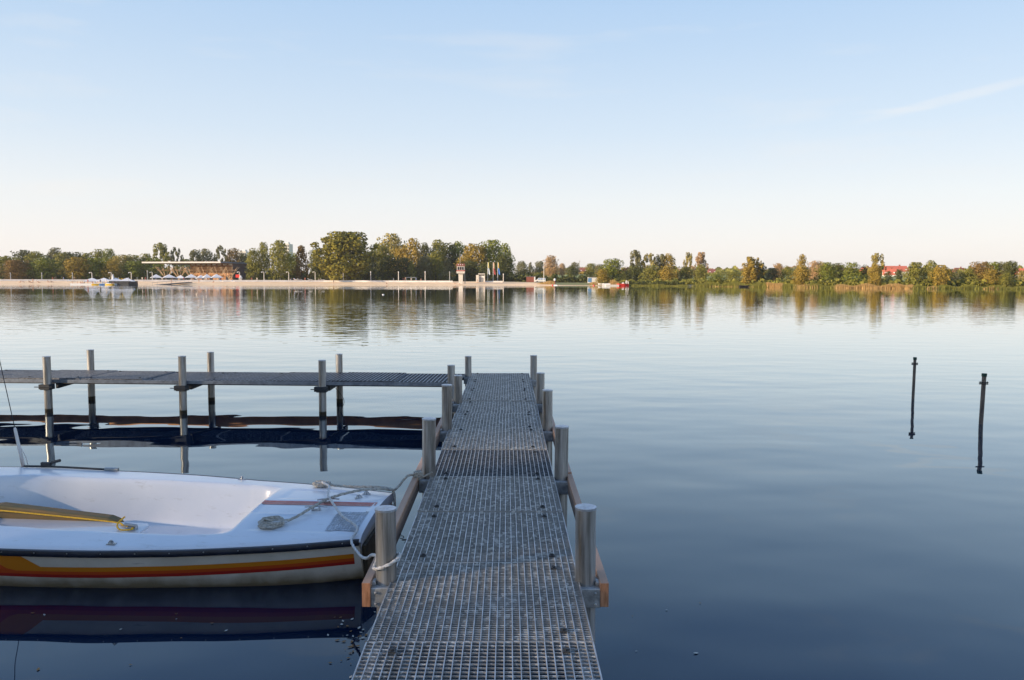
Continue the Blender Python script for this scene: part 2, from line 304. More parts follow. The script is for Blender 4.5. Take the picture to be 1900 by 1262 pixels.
# ------------------------------------------------------------------ water
def water_mat():
    m = bpy.data.materials.new('lake_water'); N, L, P = nodes(m)
    P.inputs['Base Color'].default_value = (.004, .014, .038, 1); P.inputs['Roughness'].default_value = .012; P.inputs['IOR'].default_value = 1.32; P.inputs['Coat Weight'].default_value = 1.; P.inputs['Coat IOR'].default_value = 1.215; P.inputs['Coat Tint'].default_value = (.82, .95, 1, 1); P.inputs['Coat Roughness'].default_value = .012
    tc = N.new('ShaderNodeTexCoord'); prev = None
    pos = N.new('ShaderNodeSeparateXYZ'); L.new(tc.outputs['Object'], pos.inputs[0])
    # calm patches and ruffled patches
    mpp = N.new('ShaderNodeMapping'); mpp.inputs['Scale'].default_value = (.010, .028, 1); L.new(tc.outputs['Object'], mpp.inputs[0])
    pn = N.new('ShaderNodeTexNoise'); pn.inputs['Scale'].default_value = 1; pn.inputs['Detail'].default_value = 3; L.new(mpp.outputs[0], pn.inputs['Vector'])
    pr = N.new('ShaderNodeMapRange'); pr.inputs['From Min'].default_value = .35; pr.inputs['From Max'].default_value = .65; pr.inputs['To Min'].default_value = .45; pr.inputs['To Max'].default_value = 1.15; L.new(pn.outputs['Fac'], pr.inputs['Value'])
    # ripples grow with distance from the sheltered landing stage
    dr = N.new('ShaderNodeMapRange'); dr.inputs['From Min'].default_value = 9; dr.inputs['From Max'].default_value = 45; dr.inputs['To Min'].default_value = .06; dr.inputs['To Max'].default_value = 1.0; L.new(pos.outputs['Y'], dr.inputs['Value'])
    # more wind towards the left of the lake
    lr = N.new('ShaderNodeMapRange'); lr.inputs['From Min'].default_value = -12; lr.inputs['From Max'].default_value = 16; lr.inputs['To Min'].default_value = 1.15; lr.inputs['To Max'].default_value = .6; L.new(pos.outputs['X'], lr.inputs['Value'])
    fr_ = N.new('ShaderNodeMapRange'); fr_.inputs['From Min'].default_value = 65; fr_.inputs['From Max'].default_value = 150; fr_.inputs['To Min'].default_value = 1.; fr_.inputs['To Max'].default_value = .60; L.new(pos.outputs['Y'], fr_.inputs['Value'])
    def mul(a, b):
        x = N.new('ShaderNodeMath'); x.operation = 'MULTIPLY'; L.new(a, x.inputs[0])
        if isinstance(b, float): x.inputs[1].default_value = b
        else: L.new(b, x.inputs[1])
        return x.outputs[0]
    amp = mul(mul(mul(pr.outputs[0], dr.outputs[0]), lr.outputs[0]), fr_.outputs[0])
    nd = N.new('ShaderNodeMapRange'); nd.inputs['From Min'].default_value = 14; nd.inputs['From Max'].default_value = 34; nd.inputs['To Min'].default_value = 1.; nd.inputs['To Max'].default_value = .15; L.new(pos.outputs['Y'], nd.inputs['Value'])
    near = mul(nd.outputs[0], lr.outputs[0]); total = None
    for sc, dist, far, rot, det in (((.30, .8), .009, True, 6, 2), ((.80, 1.35), .025, True, -9, 2), ((2.2, 3.6), .0022, True, 14, 1), ((.45, .95), .0150, False, 10, 1), ((1.2, 1.7), .0042, False, -14, 1)):
        mp = N.new('ShaderNodeMapping'); mp.inputs['Scale'].default_value = (sc[0], sc[1], 1); mp.inputs['Rotation'].default_value = (0, 0, R(rot)); L.new(tc.outputs['Object'], mp.inputs[0])
        n = N.new('ShaderNodeTexNoise'); n.inputs['Scale'].default_value = 1; n.inputs['Detail'].default_value = det; n.inputs['Roughness'].default_value = .45; L.new(mp.outputs[0], n.inputs['Vector'])
        h = mul(n.outputs['Fac'], float(dist))
        h = mul(h, amp if far else near)
        if total is None: total = h
        else:
            a = N.new('ShaderNodeMath'); a.operation = 'ADD'; L.new(total, a.inputs[0]); L.new(h, a.inputs[1]); total = a.outputs[0]
    b = N.new('ShaderNodeBump'); b.inputs['Strength'].default_value = 1.; b.inputs['Distance'].default_value = 1.; L.new(total, b.inputs['Height']); L.new(b.outputs[0], P.inputs['Normal']); L.new(b.outputs[0], P.inputs['Coat Normal'])
    return m
mb = MB(); mb.add([(-3000, -400, 0), (3000, -400, 0), (3000, 600, 0), (-3000, 600, 0)], [(0, 1, 2, 3)])
tag(mb.build('water', water_mat()), 'calm blue lake surface with faint ripples', kind='structure')

# ------------------------------------------------------------------ far terrain
SH_X = [-900, 0, 300, 600, 950, 1060, 1200, 1350, 1500, 1700, 1900, 2800]
SH_Y = [250, 282, 300, 318, 325, 320, 303, 280, 245, 227, 222, 215]
def shore(px): return interp(px, SH_X, SH_Y)
def left_w(px): return interp(px, [930, 1010], [1, 0])
def ground_h(px, off):
    beach = interp(off, [-8, 0, 24, 34, 60, 500, 2500], [-.6, 0.0, 1.0, 1.45, 1.6, 1.8, 6])
    bank = interp(off, [-8, 0, 3, 20, 80, 300, 600, 900, 2500], [-.6, 0.0, .45, .9, 1.3, 5.5, 11., 16, 20])
    bank += .9*math.sin(px*.013)*interp(off, [300, 700], [0, 1]) + 1.2*math.sin(px*.005+1)*interp(off, [400, 900], [0, 1])
    cove = interp(px, [1000, 1060, 1110, 1180], [0, 1, 1, 0])
    bank = bank*(1-cove) + interp(off, [-8, 0, 10, 22, 80, 300, 600, 900, 2500], [-.6, 0, .35, .9, 1.3, 6.5, 12, 16, 20])*cove
    l = left_w(px); return beach*l + bank*(1-l)
def G(px, off): return Vector((gx(px, shore(px)+off), shore(px)+off, ground_h(px, off)))
offs = [-8, -3, 0, 1.5, 3, 6, 10, 15, 20, 24, 30, 34, 45, 60, 90, 130, 180, 240, 300, 400, 500, 600, 750, 900, 1200, 1700, 2500]
pxs = list(range(-900, 2801, 25))
vs = [G(p, o) for p in pxs for o in offs]; fs = []; ms_ = []
no = len(offs)
for i in range(len(pxs)-1):
    for j in range(no-1):
        fs.append((i*no+j, (i+1)*no+j, (i+1)*no+j+1, i*no+j+1))
        p = pxs[i]; o = offs[j]
        sandy = (p < 1010 and o < 34) or (1010 <= p < 1125 and o < 3)
        ms_.append(0 if sandy else (2 if (o >= 130) else (1 if o >= 3 or p < 1000 else 3)))
m_ = MB(); m_.v = vs; m_.f = fs; m_.m = ms_
tag(m_.build('ground', [MT['sand'], MT['grass'], MT['field'], MT['mud']], smooth=True), 'far shore with pale beach, grass and low hills', kind='structure')
# near bank, behind the camera
nb = MB(); NX = list(range(-160, 161, 8)); NO = [0, 2, 6, 14, 40, 120]
for x in NX:
    for o in NO: nb.v.append((x, -5.5 - o + .8*math.sin(x*.2), interp(o, [0, 2, 6, 120], [-.5, .25, .7, 2.5])))
for i in range(len(NX)-1):
    for j in range(len(NO)-1): nb.f.append((i*6+j, i*6+j+1, (i+1)*6+j+1, (i+1)*6+j)); nb.m.append(0)
tag(nb.build('ground', MT['grass'], smooth=True), 'grassy near bank where the landing stage starts', kind='structure')

# ------------------------------------------------------------------ tree meshes
LV = {}
LV['green'] = leaf_mat('green_leaves', (.27, .29, .04), (.12, .14, .02))
LV['olive'] = leaf_mat('olive_leaves', (.30, .28, .05), (.15, .155, .03))
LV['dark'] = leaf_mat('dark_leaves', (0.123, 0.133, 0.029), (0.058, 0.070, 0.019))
LV['gold'] = leaf_mat('golden_leaves', (0.439, 0.305, 0.049), (0.232, 0.183, 0.037))
LV['rust'] = leaf_mat('rust_leaves', (.30, .18, .05), (.16, .12, .035))
LV['pale'] = leaf_mat('pale_leaves', (0.432, 0.356, 0.105), (0.274, 0.229, 0.066))
LV['grey'] = leaf_mat('grey_green_leaves', (0.230, 0.215, 0.086), (0.144, 0.139, 0.057))
LV['peach'] = leaf_mat('peach_leaves', (0.537, 0.342, 0.159), (0.342, 0.232, 0.110))
LV['reed'] = leaf_mat('reed_straw', (0.634, 0.415, 0.159), (0.390, 0.268, 0.098))

LV['sunny'] = leaf_mat('sunny_leaves', (.31, .27, .035), (.12, .12, .02))
def crown_mesh(kind, seed, n, leaf=.045):
    rs = np.random.RandomState(seed); C = []
    if kind == 'oak': K, h0 = 34, .06; env = lambda h: .5*math.sqrt(max(0, 1-abs((h-.46)/.55)**2.3))
    elif kind == 'tall': K, h0 = 30, .05; env = lambda h: .5*max(.12*(h < .6), 1-abs((h-.40)/.60)**2.3)**.7
    elif kind == 'birch': K, h0 = 26, .18; env = lambda h: .42*math.sqrt(max(0, 1-((h-.55)/.47)**2))
    elif kind == 'bush': K, h0 = 26, .0; env = lambda h: .5*math.sqrt(max(0, 1-(h/1.0)**2.4))
    elif kind == 'willow': K, h0 = 26, .05; env = lambda h: .5*math.sqrt(max(0, 1-((h-.42)/.6)**2))
    else: K, h0 = 24, .0; env = lambda h: .48*(1-h)**.75+.03
    rc = {'oak': .135, 'tall': .13, 'birch': .085, 'bush': .15, 'willow': .14, 'cone': .11}[kind]
    for i in range(K):
        h = h0 + (1-h0)*((i+rs.rand())/K)*.97; e = env(h); a = i*2.4 + rs.rand()*.9; q = (.35+.6*rs.rand()) if kind != 'birch' else (.15+.85*rs.rand())
        r = rc*(.45+.85*rs.rand())
        rr = max(0, e-r*.6)*q*(.82+.36*rs.rand()) if kind != 'birch' else e*q
        C.append((rr*math.cos(a), rr*math.sin(a), min(h, 1-r*.55), r))
        if rs.rand() < (.45 if n < 8000 else .8):
            r2 = rc*(.28+.2*rs.rand()); e2_ = e*(.85+.2*rs.rand()); a2 = a+rs.uniform(-.6, .6); C.append((e2_*math.cos(a2), e2_*math.sin(a2), min(.97, h+rs.uniform(-.05, .09)), r2))
    if kind in ('oak', 'tall', 'bush', 'willow'):
        for h in np.linspace(h0+.12, .8, 5): C.append((0, 0, h, max(.1, env(h)*.62)))
    wts = np.array([c[3]**1.8 for c in C]); wts /= wts.sum()
    idx = rs.choice(len(C), n, p=wts); Ca = np.array(C)[idx]
    d = rs.normal(size=(n, 3)); d /= np.linalg.norm(d, axis=1)[:, None]
    rad = Ca[:, 3]*(.62+.48*rs.rand(n)**.6)
    sz = np.array([1, 1, .9 if kind not in ('birch', 'willow') else 1.35])
    p = Ca[:, :3] + d*rad[:, None]*sz
    p[:, 2] = np.clip(p[:, 2], .005, 1.02)
    nor = d + rs.normal(size=(n, 3))*.45; nor /= np.linalg.norm(nor, axis=1)[:, None]
    t = rs.normal(size=(n, 3)); t -= nor*(t*nor).sum(1)[:, None]; t /= np.linalg.norm(t, axis=1)[:, None]; b = np.cross(nor, t)
    s = leaf*(.5+.9*rs.rand(n))[:, None]; el = 1.35 if kind in ('birch', 'willow') else 1.
    V = np.stack([p-t*s*.5-b*s*.3, p+t*s*.1-b*s*.5*el, p+t*s*.55+b*s*.2, p-t*s*.1+b*s*.5*el], 1).reshape(-1, 3)
    me = bpy.data.meshes.new('crown'); me.vertices.add(4*n); me.vertices.foreach_set('co', V.ravel())
    me.loops.add(4*n); me.loops.foreach_set('vertex_index', np.arange(4*n)); me.polygons.add(n)
    me.polygons.foreach_set('loop_start', np.arange(n)*4); me.polygons.foreach_set('loop_total', np.full(n, 4))
    me.materials.append(LV['green']); me.update(); me.validate()
    return me, C
def trunk_mesh(C, kind, seed):
    rs = random.Random(seed); b = MB(); top = .62 if kind != 'bush' else .3
    r0 = {'oak': .028, 'tall': .02, 'birch': .013, 'bush': .02, 'willow': .024, 'cone': .015}[kind]
    pts = [(rs.uniform(-.01, .01)*k, rs.uniform(-.01, .01)*k, top*k/4) for k in range(5)]; pts[0] = (0, 0, -.03)
    b.tube(pts, [r0, r0*.8, r0*.65, r0*.5, r0*.3], 6)
    for c in C[:18]:
        if c[2] < .22: continue
        z = max(.08, c[2]*rs.uniform(.35, .65)); z = min(z, top*.9)
        b.tube([(0, 0, z), (c[0]*.5, c[1]*.5, (z+c[2])*.5-.01), (c[0], c[1], c[2])], [r0*.4, r0*.25, r0*.08], 4, cap=False)
    me = bpy.data.meshes.new('trunk'); me.from_pydata([tuple(v) for v in b.v], [], b.f); me.materials.append(MT['bark']); me.update(); return me
VAR = {}
def variant(kind, seed, n=None):
    key = (kind, seed, n)
    if key not in VAR:
        nn = n or {'oak': 4200, 'tall': 3600, 'birch': 2300, 'bush': 3000, 'willow': 3600, 'cone': 2500}[kind]
        me, C = crown_mesh(kind, seed*13+5, nn, (.037 if kind == 'oak' else .03) if n else .038); VAR[key] = (me, trunk_mesh(C, kind, seed))
    return VAR[key]
def tree(kind, seed, loc, wdt, hgt, leaf, label, name=None, group=None, cat=None, n=None, bark=None, rz=None):
    me, tr = variant(kind, seed, n)
    nm = name or {'oak': 'broad_tree', 'tall': 'tall_tree', 'birch': 'birch_tree', 'bush': 'bush', 'willow': 'willow_tree', 'cone': 'conifer_tree'}[kind]
    root = empty(nm, loc, label, cat or ('bush' if kind == 'bush' else 'tree'), group)
    root.rotation_euler.z = rnd.uniform(0, 6.28) if rz is None else rz
    a = bpy.data.objects.new('crown', me); col.objects.link(a); a.parent = root; a.scale = (wdt*1.24, wdt*1.24, hgt)
    a.material_slots[0].link = 'OBJECT'; a.material_slots[0].material = LV[leaf]
    b = bpy.data.objects.new('trunk', tr); col.objects.link(b); b.parent = root; b.scale = (wdt*.7+hgt*.3, wdt*.7+hgt*.3, hgt)
    b.material_slots[0].link = 'OBJECT'; b.material_slots[0].material = MT['birchbark'] if (kind == 'birch' or bark) else MT['bark']
    return root

# ------------------------------------------------------------------ landing stage (main jetty)
DECK = .50; XL, XR = -.62, .395
def panel(parent, x0, y0, w_, l_, z, along='y', dark=False, jit=.004, pitch_l=.0365, pitch_c=.026, hgt=.022, seed=0):
    # a galvanised press-grid: cross bars, long bearing bars and a frame, all one mesh
    rs = random.Random(seed); b = MB()
    nl = max(2, round(w_/pitch_l)); nc = max(2, round(l_/pitch_c)); g = .006
    for i in range(nl+1):
        x = g + (w_-2*g)*i/nl; wd = .0045 if 0 < i < nl else .006
        c = (x, l_/2, -.002 - hgt/2); d = (wd, l_-2*g, hgt)
        b.box(c if along == 'y' else (c[1], c[0], c[2]), d if along == 'y' else (d[1], d[0], d[2]), 1)
    for j in range(nc+1):
        y = g + (l_-2*g)*j/nc; hh = hgt*.86 if 0 < j < nc else hgt
        c = (w_/2, y, (-.0045 if along == 'y' else -.0005) - hh/2); d = (w_-2*g-.008, (.0036 if along == 'y' else .012) if 0 < j < nc else .005, hh)
        b.box(c if along == 'y' else (c[1], c[0], c[2]), d if along == 'y' else (d[1], d[0], d[2]), 0)
    m = MT['grate_dark'] if dark else MT['grate']; mb_ = MT['bar_dark'] if along == 'x' else MT['bar']
    o = b.build('grating_panel', [m, mb_] if along == 'y' else [mb_, MT['grate_dark']], parent, (x0+rs.uniform(-jit, jit), y0, z))
    o.rotation_euler = (R(rs.uniform(-.25, .25)), R(rs.uniform(-.15, .15)), 0)
    for (u, v) in ((.13, .1), (w_-.13, .1), (.13, l_-.1), (w_-.13, l_-.1)):
        if rs.random() < .85:
            k = MB(); k.box((0, 0, .002), (.034, .030, .006)); k.box((0, 0, .008), (.014, .014, .008), rz=.4)
            if along == 'y': k.build('clip', MT['steel_dark'], o, (u+rs.uniform(-.01, .01), v, 0))
            else: k.build('clip', MT['steel_dark'], o, (v, u, 0))
    return o
J = empty('landing_stage', (0, 0, 0), 'straight grey grating jetty running out from the viewer past the white boat', 'jetty')
SE = [-5.3, -4.3, -3.3, -2.3, -1.3, -.32, .56, 1.46, 2.46] + [3.36, 4.35, 5.32, 6.30, 7.32, 8.37, 9.34, 10.33, 11.38, 12.38, 13.42]
for i in range(len(SE)-1):
    if SE[i+1] < 0: pass
    dz = rnd.uniform(-.006, .008) if i > 8 else 0
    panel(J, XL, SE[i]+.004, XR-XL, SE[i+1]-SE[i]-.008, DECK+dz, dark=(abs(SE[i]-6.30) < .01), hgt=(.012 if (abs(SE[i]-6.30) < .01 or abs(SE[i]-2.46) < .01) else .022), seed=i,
          pitch_c=(.033 if abs(SE[i]-2.46) < .01 or SE[i] < 2 else .0235))
# longitudinal bearers below the deck
for x in (XL+.05, XR-.05):
    b = MB(); b.box((x, 4.0, DECK-.065), (.05, 18.8, .075)); b.build('bearer', MT['bracket'], J)
def add_pile(J, x, y, top, r, side, deck=DECK, name='pile', smallcap=False):
    b = MB(); b.tube([(0, 0, -1.2), (0, 0, top-.012)], r, 28); p = b.build('pile', MT['pile'], J, (x, y, 0), smooth=True); p.rotation_euler = (R(rnd.uniform(-.5, .5)), R(rnd.uniform(-.45, .45)), rnd.uniform(0, 0))
    c = MB(); c.tube([(0, 0, -.010), (0, 0, .002)], r*1.045, 28); c.tube([(0, 0, .002), (0, 0, .0035)], r*.3, 12)
    c.build('cap', MT['cap'], p, (0, 0, top-.002), smooth=True)
    return p
MAINP = [(4.09, .352, -1), (4.09, .365, 1), (6.32, .44, -1), (6.28, .385, 1), (8.35, .445, -1), (8.35, .39, 1), (10.2, .32, -1), (10.2, .355, 1), (13.0, .30, -1), (12.7, .345, 1)]
for (y, t, s_) in MAINP:
    x = -.639 if s_ < 0 else (.430 if y < 5 else .445)
    t += .032
    p = add_pile(J, x, y, DECK+t, .055, s_)
    # collar: a folded plate gripping the pile
    k = MB(); k.box((-.005*s_, 0, DECK-.075), (.155, .165, .105)); k.box((s_*.065, -.02, DECK-.012), (.03, .05, .022)); 
    for q in (-.05, .05): k.tube([(s_*.045, -.085, DECK-.075+q*.6), (s_*.045, -.095, DECK-.075+q*.6)], .009, 6)
    k.build('collar', MT['bracket'], p, (0, 0, 0), bevel=.006)
for y in (4.09, 6.3, 8.35, 10.2, 12.85):
    b = MB(); b.box(((XL+XR)/2, y, DECK-.085), (XR-XL-.02, .06, .10)); b.build('cross_beam', MT['bracket'], J)
    for s_ in (-1, 1):
        pass
for s_, x in ((-1, -.735), (1, .520)):
    for (y0, y1, z) in ((4.0, 6.34, -.055), (6.36, 8.45, -.05), (8.47, 10.4, -.055)):
        b = MB(); b.box((0, 0, 0), (.045, y1-y0, .13))
        b.m = [1 if i in (2, 4) else 0 for i in range(6)]
        b.build('fender_board', [MT['wood'], MT['wood_end']], J, (x, (y0+y1)/2, DECK+z), bevel=.003)
        for yy in (4.09, 6.3, 8.35, 10.2):
            if y0 < yy < y1+.05:
                t = MB(); t.tube([(-s_*.04, 0, 0), (s_*.028, 0, 0)], .008, 6); t.build('bolt', MT['metal'], J, (x, yy+.12, DECK-.055))

# ------------------------------------------------------------------ side jetty
ang = math.pi - R(2.7)
S = empty('side_jetty', (XL-.005, 11.97, 0), 'narrow dark grating walkway branching left from the far end of the jetty', 'jetty', rz=ang)
# local +x runs left, local -y runs away from the camera
for i in range(14):
    dz = .012*math.sin(i*1.3)
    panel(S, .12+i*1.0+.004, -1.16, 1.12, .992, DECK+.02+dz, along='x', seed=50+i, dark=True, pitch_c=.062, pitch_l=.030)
for y in (.0, -1.18):
    b = MB(); b.box((7.1, y, DECK-.012), (14.0, .012, .05)); b.build('edge_rail', MT['bar_dark'], S)
for y in (-.15, -1.0):
    b = MB(); b.box((7.1, y, DECK-.045), (14.0, .04, .05)); b.build('bearer', MT['steel_dark'], S)
b = MB(); b.box((7.0, -1.33, .365), (13.6, .04, .16)); b.build('fender_board', MT['wood_sunlit'], S)
fr = [(2.22, .861), (4.42, .909), (6.57, .888), (8.8, .9), (11.0, .88), (13.2, .9), (.22, .80)]
bk = [(2.30, .833), (4.54, .85), (6.66, .875), (8.9, .86), (11.1, .86), (13.3, .86)]
for x, t in fr: 
    p = add_pile(S, x, .075, t, .057, 0)
    if x > 1:
        k = MB(); k.box((0, .01, DECK-.09), (.15, .15, .085)); k.box((.09, .0, DECK-.09), (.06, .10, .075)); k.tube([(-.13, .09, DECK-.085), (.16, .09, DECK-.085)], .008, 6)
        k.build('clamp', MT['steel_dark'], p, bevel=.004)
        v = [(.0, 0, DECK-.05), (0, 0, DECK-.13), (0, -1.1, DECK-.05), (0, -1.1, DECK-.08)]
        c = MB()
        for sx_ in (-.02, .02):
            pass
        c.add([(-.02, -.06, DECK-.05), (-.02, -.06, DECK-.135), (-.02, -1.14, DECK-.09), (-.02, -1.14, DECK-.05), (.02, -.06, DECK-.05), (.02, -.06, DECK-.135), (.02, -1.14, DECK-.09), (.02, -1.14, DECK-.05)],
              [(0, 1, 2, 3), (7, 6, 5, 4), (0, 4, 5, 1), (1, 5, 6, 2), (2, 6, 7, 3), (3, 7, 4, 0)])
        c.build('cross_beam', MT['steel_dark'], S, (x-.06, 0, 0))
for x, t in bk: add_pile(S, x, -1.245, t, .057, 0)
# thin cable drooping under the side jetty, hanging from its cross beam: a part of it
b = MB(); b.tube(catmull([(2.12, -.25, .40), (2.05, -.3, .30), (1.98, -.3, .15), (2.08, -.3, -.05)]), .004, 5); b.build('cable', MT['black'], S)

# ------------------------------------------------------------------ marker stakes in the water
def stake(px, pyw, top, r, lean, label, clampz, warm):
    p = at_z(px, pyw, 0); root = empty('marker_stake', (p.x, p.y, 0), label, 'stake', 'marker stakes in the water')
    root.rotation_euler = (0, lean, 0)
    b = MB(); b.tube([(0, 0, -1.2), (0, 0, top-.03)], r, 16); b.build('pole', MT['stk'], root, smooth=True)
    b = MB(); b.tube([(0, 0, top-.045), (0, 0, top)], r*1.22, 16); b.build('cap', MT['green'], root, smooth=True)
    b = MB()
    for dz in (0, .022):
        b.tube([(0, 0, clampz+dz-.007), (0, 0, clampz+dz+.007)], r*1.3, 16); b.box((0, 0, clampz+dz), (r*4.2, .03, .012)); b.tube([(r*1.8, 0, clampz-.012), (r*1.8, 0, clampz+.036)], .006, 6); b.tube([(-r*1.8, 0, clampz-.012), (-r*1.8, 0, clampz+.036)], .006, 6)
    b.build('clamp', MT['steel_dark'], root)
MT['stk'] = mat('weathered_plastic_pole', (.24, .19, .15), .45, 0, c2=(.07, .06, .055), vscale=5, stretch=(6, 6, 1))
stake(1694, 740, .75, .025, R(.4), 'thinner dark stake standing in open water, the farther of the two', .62, 0)
stake(1820, 787, .755, .030, R(1.1), 'thicker dark stake with green cap and bolted clamp, the nearer of the two', .60, 1)

# ------------------------------------------------------------------ boat
BO = Vector((-.955, 5.70, 0)); ax = math.pi - R(5.63)
boat = empty('sailing_dinghy', BO, 'white open sailing dinghy with orange and red stripes moored stern-first to the jetty', 'boat')
heel = R(3.6)
# local frame: +x towards the bow, +y towards the camera, z up ; far side is raised by the heel
boat.rotation_mode = 'XYZ'
Xb = Matrix.Rotation(ax, 4, 'Z') @ Matrix.Rotation(-heel, 4, 'X')
boat.rotation_euler = Xb.to_euler()
BS = [0, .45, .9, 1.7, 2.3, 3.1, 3.8, 4.4, 4.9, 5.2]; BB = [.47, .60, .685, .80, .835, .83, .72, .50, .24, .03]
def hb(s): 
    return interp(s, BS, BB)
HG = lambda s: .362 + .012*abs(s-1.2) + .02*max(0, s-2.5)
PROF = [(1, 0), (.992, .06), (.975, .18), (.95, .32), (.915, .48), (.865, .64), (.79, .78), (.67, .89), (.48, .96), (.22, 1.), (0, 1.02)]
def hull_pt(s, t, out=0.):
    k = [i/(len(PROF)-1) for i in range(len(PROF))]
    y = interp(t, k, [p[0] for p in PROF])*hb(s); d = interp(t, k, [p[1] for p in PROF])
    draft = .12*interp(s, [0, .6, 4, 5.2], [.25, .8, 1, .3]); z = HG(s) - .035 - d*(HG(s)-.035+draft)
    return (s, y, z)
ss = [0, .02] + [i*.1 for i in range(1, 53)]
# smooth the plan curve
_b = np.array([hb(s) for s in np.linspace(0, 5.2, 105)]); 
for _ in range(12): _b[1:-1] = (_b[:-2]+2*_b[1:-1]+_b[2:])/4
_s = np.linspace(0, 5.2, 105)
def hb(s): return float(np.interp(s, _s, _b))
nt = 31; h = MB()
for s in ss:
    for k in range(-nt+1, nt):
        t = 1-abs(k)/(nt-1)   # 0 at gunwale .. 1 at keel
        x, y, z = hull_pt(s, 1-t if False else t, 0); h.v.append((x, y if k > 0 else -y, z))
nr = 2*nt-1
for i in range(len(ss)-1):
    for j in range(nr-1): h.f.append((i*nr+j, i*nr+j+1, (i+1)*nr+j+1, (i+1)*nr+j)); h.m.append(0)
h.build('hull', MT['hull'], boat, smooth=True)
tr = MB(); tr.v = list(h.v[:nr]); tr.v = [(v[0]-.0, v[1], v[2]) for v in tr.v]
tr.f = [tuple(range(nr))]; tr.m = [0]
tr.build('transom', MT['hull'], boat)
tb = MB(); tb.add([(-.03, -.40, .30), (-.03, .42, .30), (-.03, .37, .05), (-.03, .2, -.02), (-.03, -.2, -.02), (-.03, -.35, .05), (-.004, -.40, .30), (-.004, .42, .30), (-.004, .37, .05), (-.004, .2, -.02), (-.004, -.2, -.02), (-.004, -.35, .05)],
    [(0, 1, 2, 3, 4, 5), (11, 10, 9, 8, 7, 6)] + [(i, i+6, (i+1) % 6+6, (i+1) % 6) for i in range(6)]); tb.build('transom_board', MT['transom'], boat, label='dirty dark wooden board on the stern')
# deck and cockpit as one moulding
def sstep(a, b_, x): t = max(0, min(1, (x-a)/(b_-a))); return t*t*(3-2*t)
def deck_z(s, y):
    B = hb(s); z = HG(s) + .045*(1-(y/B)**2)
    inner = interp(s, [.9, 1.2, 2, 3.0, 3.35, 3.6], [.50, .54, .56, .52, .42, .1])
    wy = 1-sstep(inner-.13, inner, abs(y)); wx = sstep(.90, 1.06, s)*(1-sstep(3.3, 3.5, s))
    wx = sstep(.90, 1.10, s)*(1-sstep(3.3, 3.5, s))
    zc = z*(1-wy*wx) + .05*wy*wx
    # raised roll round the cockpit and gentle sunk panels on the stern deck
    if s < .9:
        for sg in (-1, 1):
            yc = sg*.30; d = max(abs(s-.50)-.30, abs(y-yc)-.13)
            zc -= .006*(1-sstep(-.015, .012, d))
        zc -= .008*(1-sstep(.015, .03, abs(y-.02)-.10)) * (1 if s > .05 else 0)
    zc -= .012*sstep(B-.045, B-.0, abs(y))
    return zc
dk = MB(); nss = sorted(set([round(x, 3) for x in list(np.arange(0, 1.2, .02)) + list(np.arange(1.2, 3.2, .1)) + list(np.arange(3.2, 3.6, .03)) + list(np.arange(3.6, 5.21, .1))])); ny = 120
for s in nss:
    B = hb(s)
    for j in range(ny+1):
        y = -B + 2*B*j/ny; dk.v.append((s-.012*(s < .01), y, deck_z(s, y) - (.02 if j in (0, ny) else 0)))
for i in range(len(nss)-1):
    for j in range(ny):
        sc = (nss[i]+nss[i+1])/2; B = hb(sc); y = -B+2*B*(j+.5)/ny; inner = interp(sc, [.9, 1.2, 2, 3.0, 3.35, 3.6], [.50, .54, .56, .52, .42, .1])
        dk.f.append((i*(ny+1)+j, (i+1)*(ny+1)+j, (i+1)*(ny+1)+j+1, i*(ny+1)+j+1)); dk.m.append(0)
# stern lip
b0 = len(dk.v)
for j in range(ny+1): v = dk.v[j]; dk.v.append((v[0], v[1], v[2]-.07))
for j in range(ny): dk.f.append((j, j+1, b0+j+1, b0+j)); dk.m.append(0)
dk.build('deck', [MT['gel'], MT['gel_in']], boat, smooth=True)
